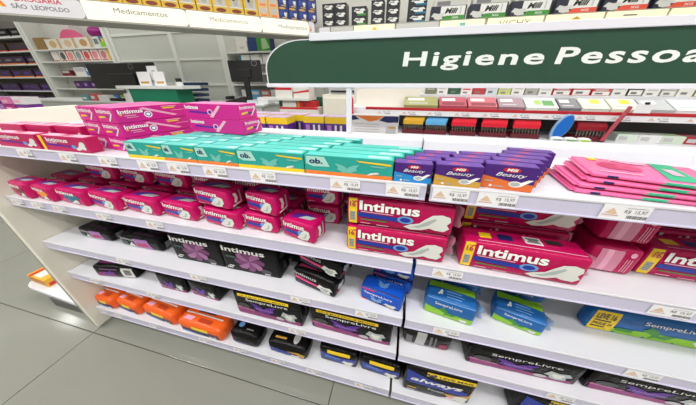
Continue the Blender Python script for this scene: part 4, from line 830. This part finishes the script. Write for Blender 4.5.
# printer cabinet, column
tag(MB().box(-1.36, -1.16, 3.9, 4.2, 0, 2.0, M('grey_column', (150, 152, 148), .6, var=.03)).build('column'), 'grey square column between the cartons and the cream cabinet', 'column')
t = empty('cabinet', (-.9, 3.5, 0)); tag(t, 'cream cabinet behind the sign post carrying a small printer', 'cabinet')
for nm, mb in (('body', MB().box(-1.16, -.6, 3.26, 3.7, 0, 1.38, CREAM, .006)), ('door', MB().box(-1.14, -.62, 3.245, 3.26, .1, 1.34, CREAM, .004))):
    o = mb.build(nm, t); o.matrix_parent_inverse = Matrix.Translation(t.location).inverted()
t = empty('printer', (-.84, 3.45, 1.38)); tag(t, 'small grey and white printer on the cream cabinet', 'printer')
MB().box(-.24, .24, -.15, .15, 0, .1, LGREY, .01).build('body', t); MB().box(-.2, .2, -.17, -.1, .03, .05, DARK).build('paper_slot', t); MB().box(-.2, .2, -.12, .1, .1, .13, DARK, .008).build('lid', t)
# swivel chair at the desk end
t = empty('office_chair', (-2.3, 2.85, 0)); tag(t, 'grey framed office chair with dark seat by the desk end', 'chair')
MB().box(-.22, .22, .14, .18, .78, 1.2, LGREY, .03).build('backrest_frame', t); MB().box(-.17, .17, .125, .145, .83, 1.15, DARK, .02).build('backrest', t); MB().box(-.22, .22, -.24, .16, .46, .53, DARK, .03).build('seat', t); MB().cyl((0, 0, .08), (0, 0, .46), .03, .03, LGREY).build('column', t)
for i in range(5):
    a = 2 * math.pi * i / 5; MB().cyl((0, 0, .09), (.27 * math.cos(a), .27 * math.sin(a), .03), .022, .016, DARK).build('leg', t)
# purple goods at the far left edge
for k in range(6): pack('gift_pack', ['lilac and white pack on the side table, back left', 'magenta pack on the side table beside the lilac one', 'white-topped purple pack on the side table', 'purple pack stacked on the side table', 'pink pack stacked on the lilac one', 'white pack stacked at the edge of the side table'][k], 'pack', -5.75 + .26 * (k % 3), -5.51 + .26 * (k % 3), 2.15, 1.17 + .095 * (k // 3), .09, .15, card('gp%d' % k, [(176, 130, 190), (176, 30, 130), (120, 50, 150), (110, 40, 140), (220, 120, 180), (232, 226, 232)][k]), [('T', 'rect', (.2, .1, .8, .9), IPAD), ('F', 'rect', (.1, .2, .6, .6), IPINKL)])
t = empty('side_table', (-5.4, 2.25, 0)); tag(t, 'white side table carrying purple and pink packs', 'table')
MB().box(-.45, .5, -.2, .2, 1.13, 1.169, FRAME, .004).build('table_top', t)
for a in (-.4, .45):
    for b in (-.16, .16): MB().box(a - .02, a + .02, b - .02, b + .02, 0, 1.13, FRAME).build('leg', t)

# ================================================================ LIT HEADERS AND THE GOODS ON THEM
HA = Vector((-1.68, 4.49)); HD = Vector((-.8037, -.595)); ha = math.atan2(-HD.y, -HD.x)   # local +x runs towards the corner
HL = 7.0
HEADW = M('header_panel_lit', (255, 252, 240), .4, emit=0.14); HEADG = M('header_panel_grey', (222, 220, 226), .4, emit=0.05); HEADY = M('header_panel_yellow', (252, 246, 206), .4, emit=0.22)
HEDGE = M('header_edge', (170, 168, 160), .5)
hb = empty('lit_header', (HA.x, HA.y, 2.24), ha); tag(hb, 'long lit header fascia reading Medicamentos over the counter', 'header sign')
MB().box(-HL, .0, .012, .42, -.02, .19, HEDGE, .004).build('case', hb); MB().box(-HL, .0, -.01, .012, -.022, -.002, HEDGE, .003).build('lower_edge', hb); MB().box(-HL, 0, -.006, .42, .19, .197, HEDGE, .002).build('shelf_top', hb)
def rounded_right(x0, x1, z0, z1, r=.05, n=6):
    p = [(x0, z0)]
    for i in range(n + 1): a = -math.pi / 2 + math.pi / 2 * i / n; p.append((x1 - r + r * math.cos(a), z0 + r + r * math.sin(a)))
    for i in range(n + 1): a = math.pi / 2 * i / n; p.append((x1 - r + r * math.cos(a), z1 - r + r * math.sin(a)))
    return p + [(x0, z1)]
SEG = [(-HL, -2.985, HEADG), (-2.98, -1.865, HEADW), (-1.86, -.86, HEADW), (-.855, -.10, HEADW), (-.095, .0, HEADG)]
for a, b, m in SEG: MB().prism(rounded_right(a, b, .0, .188), -.004, .012, m).build('panel', hb)
def htext(txt, x0, x1, z0, z1, mat, bold=.0):
    vs, fs = text_geo(txt, bold); mb = MB(); mb.add([(x0 + a * (x1 - x0), -.0052, z0 + b * (z1 - z0)) for a, b in vs], fs, mat); mb.build('lettering', hb)
GL = M('letter_grey', (120, 126, 116), .5); RL = M('letter_red', (206, 60, 84), .5)
htext('DROGARIA', -3.57, -3.16, .12, .165, RL, .02); htext('SÃO', -3.62, -3.49, .05, .102, M('letter_grey_dark', (128, 126, 134), .5), .02); htext('LEOPOLDO', -3.45, -3.12, .05, .092, M('letter_grey_dark', (128, 126, 134), .5), .02)
htext('Medicamentos', -2.68, -2.10, .085, .14, GL); htext('Medicamentos', -1.58, -1.06, .085, .135, M('letter_pale', (160, 164, 150), .5)); htext('Medicamentos', -.6, -.13, .07, .12, M('letter_blue_grey', (132, 150, 156), .5))
mb = MB(); mb.add([(-3.76, -.0052, .06), (-3.66, -.0052, .06), (-3.70, -.0052, .15)], [[0, 1, 2]], IORANGE); mb.add([(-3.74, -.0056, .06), (-3.69, -.0056, .06), (-3.71, -.0056, .1)], [[0, 1, 2]], IYEL); mb.build('emblem', hb)
mb = MB(); mb.add([(-.085, -.0052, .06), (-.05, -.0052, .06), (-.067, -.0052, .13)], [[0, 1, 2]], IORANGE); mb.build('emblem', hb)
# right header, parallel to the gondola
h2_ = empty('lit_header', (-1.66, 4.5, 2.20)); tag(h2_, 'lit yellowish header fascia with brand panels above the sign', 'header sign')
MB().box(0.02, 5.4, .012, .45, -.02, .155, HEDGE, .004).build('case', h2_); MB().box(0.02, 5.4, -.004, .45, .155, .162, HEDGE, .002).build('shelf_top', h2_)
xs = [(.06, .25, HEADG), (.67, 1.33, HEADY), (2.02, 2.64, HEADY), (2.68, 3.39, HEADY), (3.42, 4.09, HEADY), (4.12, 4.76, HEADY), (4.79, 5.35, HEADY)]
for a, b, m in xs: MB().box(a, b, -.004, .012, .0, .152, m, .002).build('panel', h2_)
for a, b in ((1.36, 2.0), (.27, .65)): MB().box(a, b, -.002, .012, .0, .152, M('header_blank', (206, 206, 202), .5), .002).build('panel', h2_)
def h2t(txt, x0, x1, z0, z1, mat, bold=0.0):
    vs, fs = text_geo(txt, bold); mb = MB(); mb.add([(x0 + a * (x1 - x0), -.0052, z0 + b * (z1 - z0)) for a, b in vs], fs, mat); mb.build('lettering', h2_)
h2t('VICHY', 2.83, 3.24, .055, .12, M('letter_taupe', (150, 140, 110), .5))
for pts, m in (([(.95, .07), (1.07, .07), (1.01, .13)], IYEL), ([(3.72, .09), (3.84, .09), (3.78, .125)], IGOLD), ([(2.3, .07), (2.38, .07), (2.38, .12), (2.3, .12)], ink('ink_aqua', (130, 200, 180))), ([(4.3, .1), (4.45, .1), (4.45, .115), (4.3, .115)], GREY)):
    MB().add([(a, -.0052, b) for a, b in pts], [list(range(len(pts)))], m).build('emblem', h2_)
# nappy packs on the headers
YLW = card('yellow_pack', (220, 180, 44))
def on_header(s, off=.02): return (HA.x - math.cos(ha) * s + -math.sin(ha) * off, HA.y - math.sin(ha) * s + math.cos(ha) * off, 2.2375 + .2)
def yart(): return [('F', 'rect', (.18, .32, .84, .96), LGREY), ('F', 'poly', fit(SHO, .25, .4, .75, .85), ink('ink_warm_grey', (176, 168, 150))), ('F', 'poly', ell(.4, .72, .1, .08), IBLACK), ('F', 'poly', ell(.5, .14, .34, .1), ink('ink_brown_red', (130, 50, 20))), ('F', 'rect', (.05, .3, .95, .34), IPAD)]
yp = None
for k in range(14):
    s = .98 + .21 * k
    if yp is None:
        yp = pack('nappy_pack', 'yellow nappy pack with a pale baby panel on the lit header', 'nappy pack', -.1, .1, 0, 0, .24, .2, YLW, yart(), group='yellow nappy packs on the header'); yp.location = on_header(s); yp.rotation_euler = (0, 0, ha)
    else: dup(yp, loc=on_header(s), rz=ha)
def oart(): return [('F', 'poly', fit(SHO, .15, .3, .85, .9), LGREY), ('F', 'rect', (.2, .08, .8, .26), IORANGE)]
op = pack('nappy_pack', 'white and orange nappy pack between the yellow and blue ones', 'nappy pack', -.075, .075, 0, 0, .13, .2, card('cream_orange_pack', (226, 186, 130)), oart(), group='white and orange nappy packs on the header')
op.location = on_header(.80); op.rotation_euler = (0, 0, ha)
for s, zz in ((.645, 0), (.80, .131), (.645, .131)): q = on_header(s); dup(op, loc=(q[0], q[1], q[2] + zz), rz=ha)
def bart(): return [('F', 'poly', fit(SHO, .5, .2, .85, .6), IPAD), ('F', 'poly', ell(.4, .9, .36, .09), IGOLD), ('F', 'rect', (.3, .06, .8, .16), IGOLD), ('F', 'rect', (.1, .3, .4, .7), ink('ink_mid_blue', (40, 70, 160)))]
bp = pack('nappy_pack', 'dark blue nappy pack with a gold crest on the lit header', 'nappy pack', -.075, .075, 0, 0, .15, .2, card('navy_pack', (28, 48, 120)), bart(), group='blue nappy packs on the header')
bp.location = on_header(.49); bp.rotation_euler = (0, 0, ha)
for k in range(4):
    for zz in (0, .151):
        if k or zz: q = on_header(.49 - .158 * k); dup(bp, loc=(q[0], q[1], q[2] + zz), rz=ha)
def kart(g=None): return [('F', 'poly', fit(SHO, .15, .2, .95, .8), IPAD), ('F', 'rect', (.25, .5, .6, .66), GREY)] + ([('F', 'rect', (.4, .02, 1, .24), g)] if g else [])
KP = card('ink_black_pack', (26, 30, 38)); zt2 = 2.3625
kp = pack('nappy_pack', 'black nappy pack with a white swirl stacked on the yellowish header', 'nappy pack', -.1, .1, 4.53, zt2, .1, .2, KP, kart(), group='black nappy packs on the yellowish header')
kp.location = (-1.44, 4.53, zt2)
for k in range(2):
    for l in range(3):
        if k or l: dup(kp, loc=(-1.44 + .208 * k, 4.53, zt2 + .101 * l))
kg = pack('nappy_pack', 'black nappy pack with a white swirl and green corner', 'nappy pack', -1.04, -.80, 4.53, zt2, .12, .2, KP, kart(IGREEN), group='green cornered nappy packs'); dup(kg, loc=(-.92, 4.53, zt2 + .121))
for k, x in enumerate((-.62, -.38)):
    for l in range(3): dup(kp, loc=(x, 4.53, zt2 + .101 * l))
kt = pack('nappy_pack', 'black nappy pack with a white swirl and teal corner', 'nappy pack', -.15, .13, 4.53, zt2, .1, .2, KP, kart(I_TEAL), group='teal cornered nappy packs')
for l in (1, 2): dup(kt, loc=(-.01, 4.53, zt2 + .101 * l))
def mart(c): return [('F', 'rect', (.28, .28, .96, .97), IPAD), ('F', 'poly', [(.3, .02), (.98, .02), (.98, .32), (.44, .32)], c), ('F', 'poly', fit(SHO, .02, .05, .42, .55), ink('ink_bone', (206, 206, 202))), ('F', 'rect', (.82, .4, .86, .9), LGREY), ('F', 'text', ('Mili', (.4, .46, .76, .84), .04, .3), IBLACK), ('F', 'text', ('XG', (.62, .1, .8, .24), .02), IPAD)]
NAVY = card('dark_navy_pack', (30, 34, 54)); IR2 = ink('ink_tomato', (222, 82, 58))
mlab = ['navy nappy pack with a green strip above the aqua emblem panel', 'navy nappy pack with a green strip left of the taupe lettering panel', 'navy nappy pack with a green strip right of the taupe lettering panel', 'navy nappy pack with a red strip next to the last green one', 'navy nappy pack with a red strip, second of the red ones', 'navy nappy pack with a red strip at the far end']
for k in range(6):
    a = .20 + .545 * k
    p = pack('nappy_pack', mlab[k], 'nappy pack', a, a + .5, 4.52, zt2, .17, .22, NAVY, mart(IGREEN if k < 3 else IR2))
    pack('nappy_pack', 'pale upper nappy pack lying on the navy packs', 'nappy pack', a + .03, a + .5, 4.55, zt2 + .171, .1, .2, card('pale_pack', (196, 196, 190)), [('F', 'rect', (.1, .1, .5, .6), GREY)], group='pale packs above the navy packs')
# wall below the right header
tag(MB().box(-1.62, 5.9, 4.96, 5.0, 0, 2.18, M('shelf_back_right', (206, 206, 200), .6)).build('back_board'), 'pale back board under the right header', 'board')
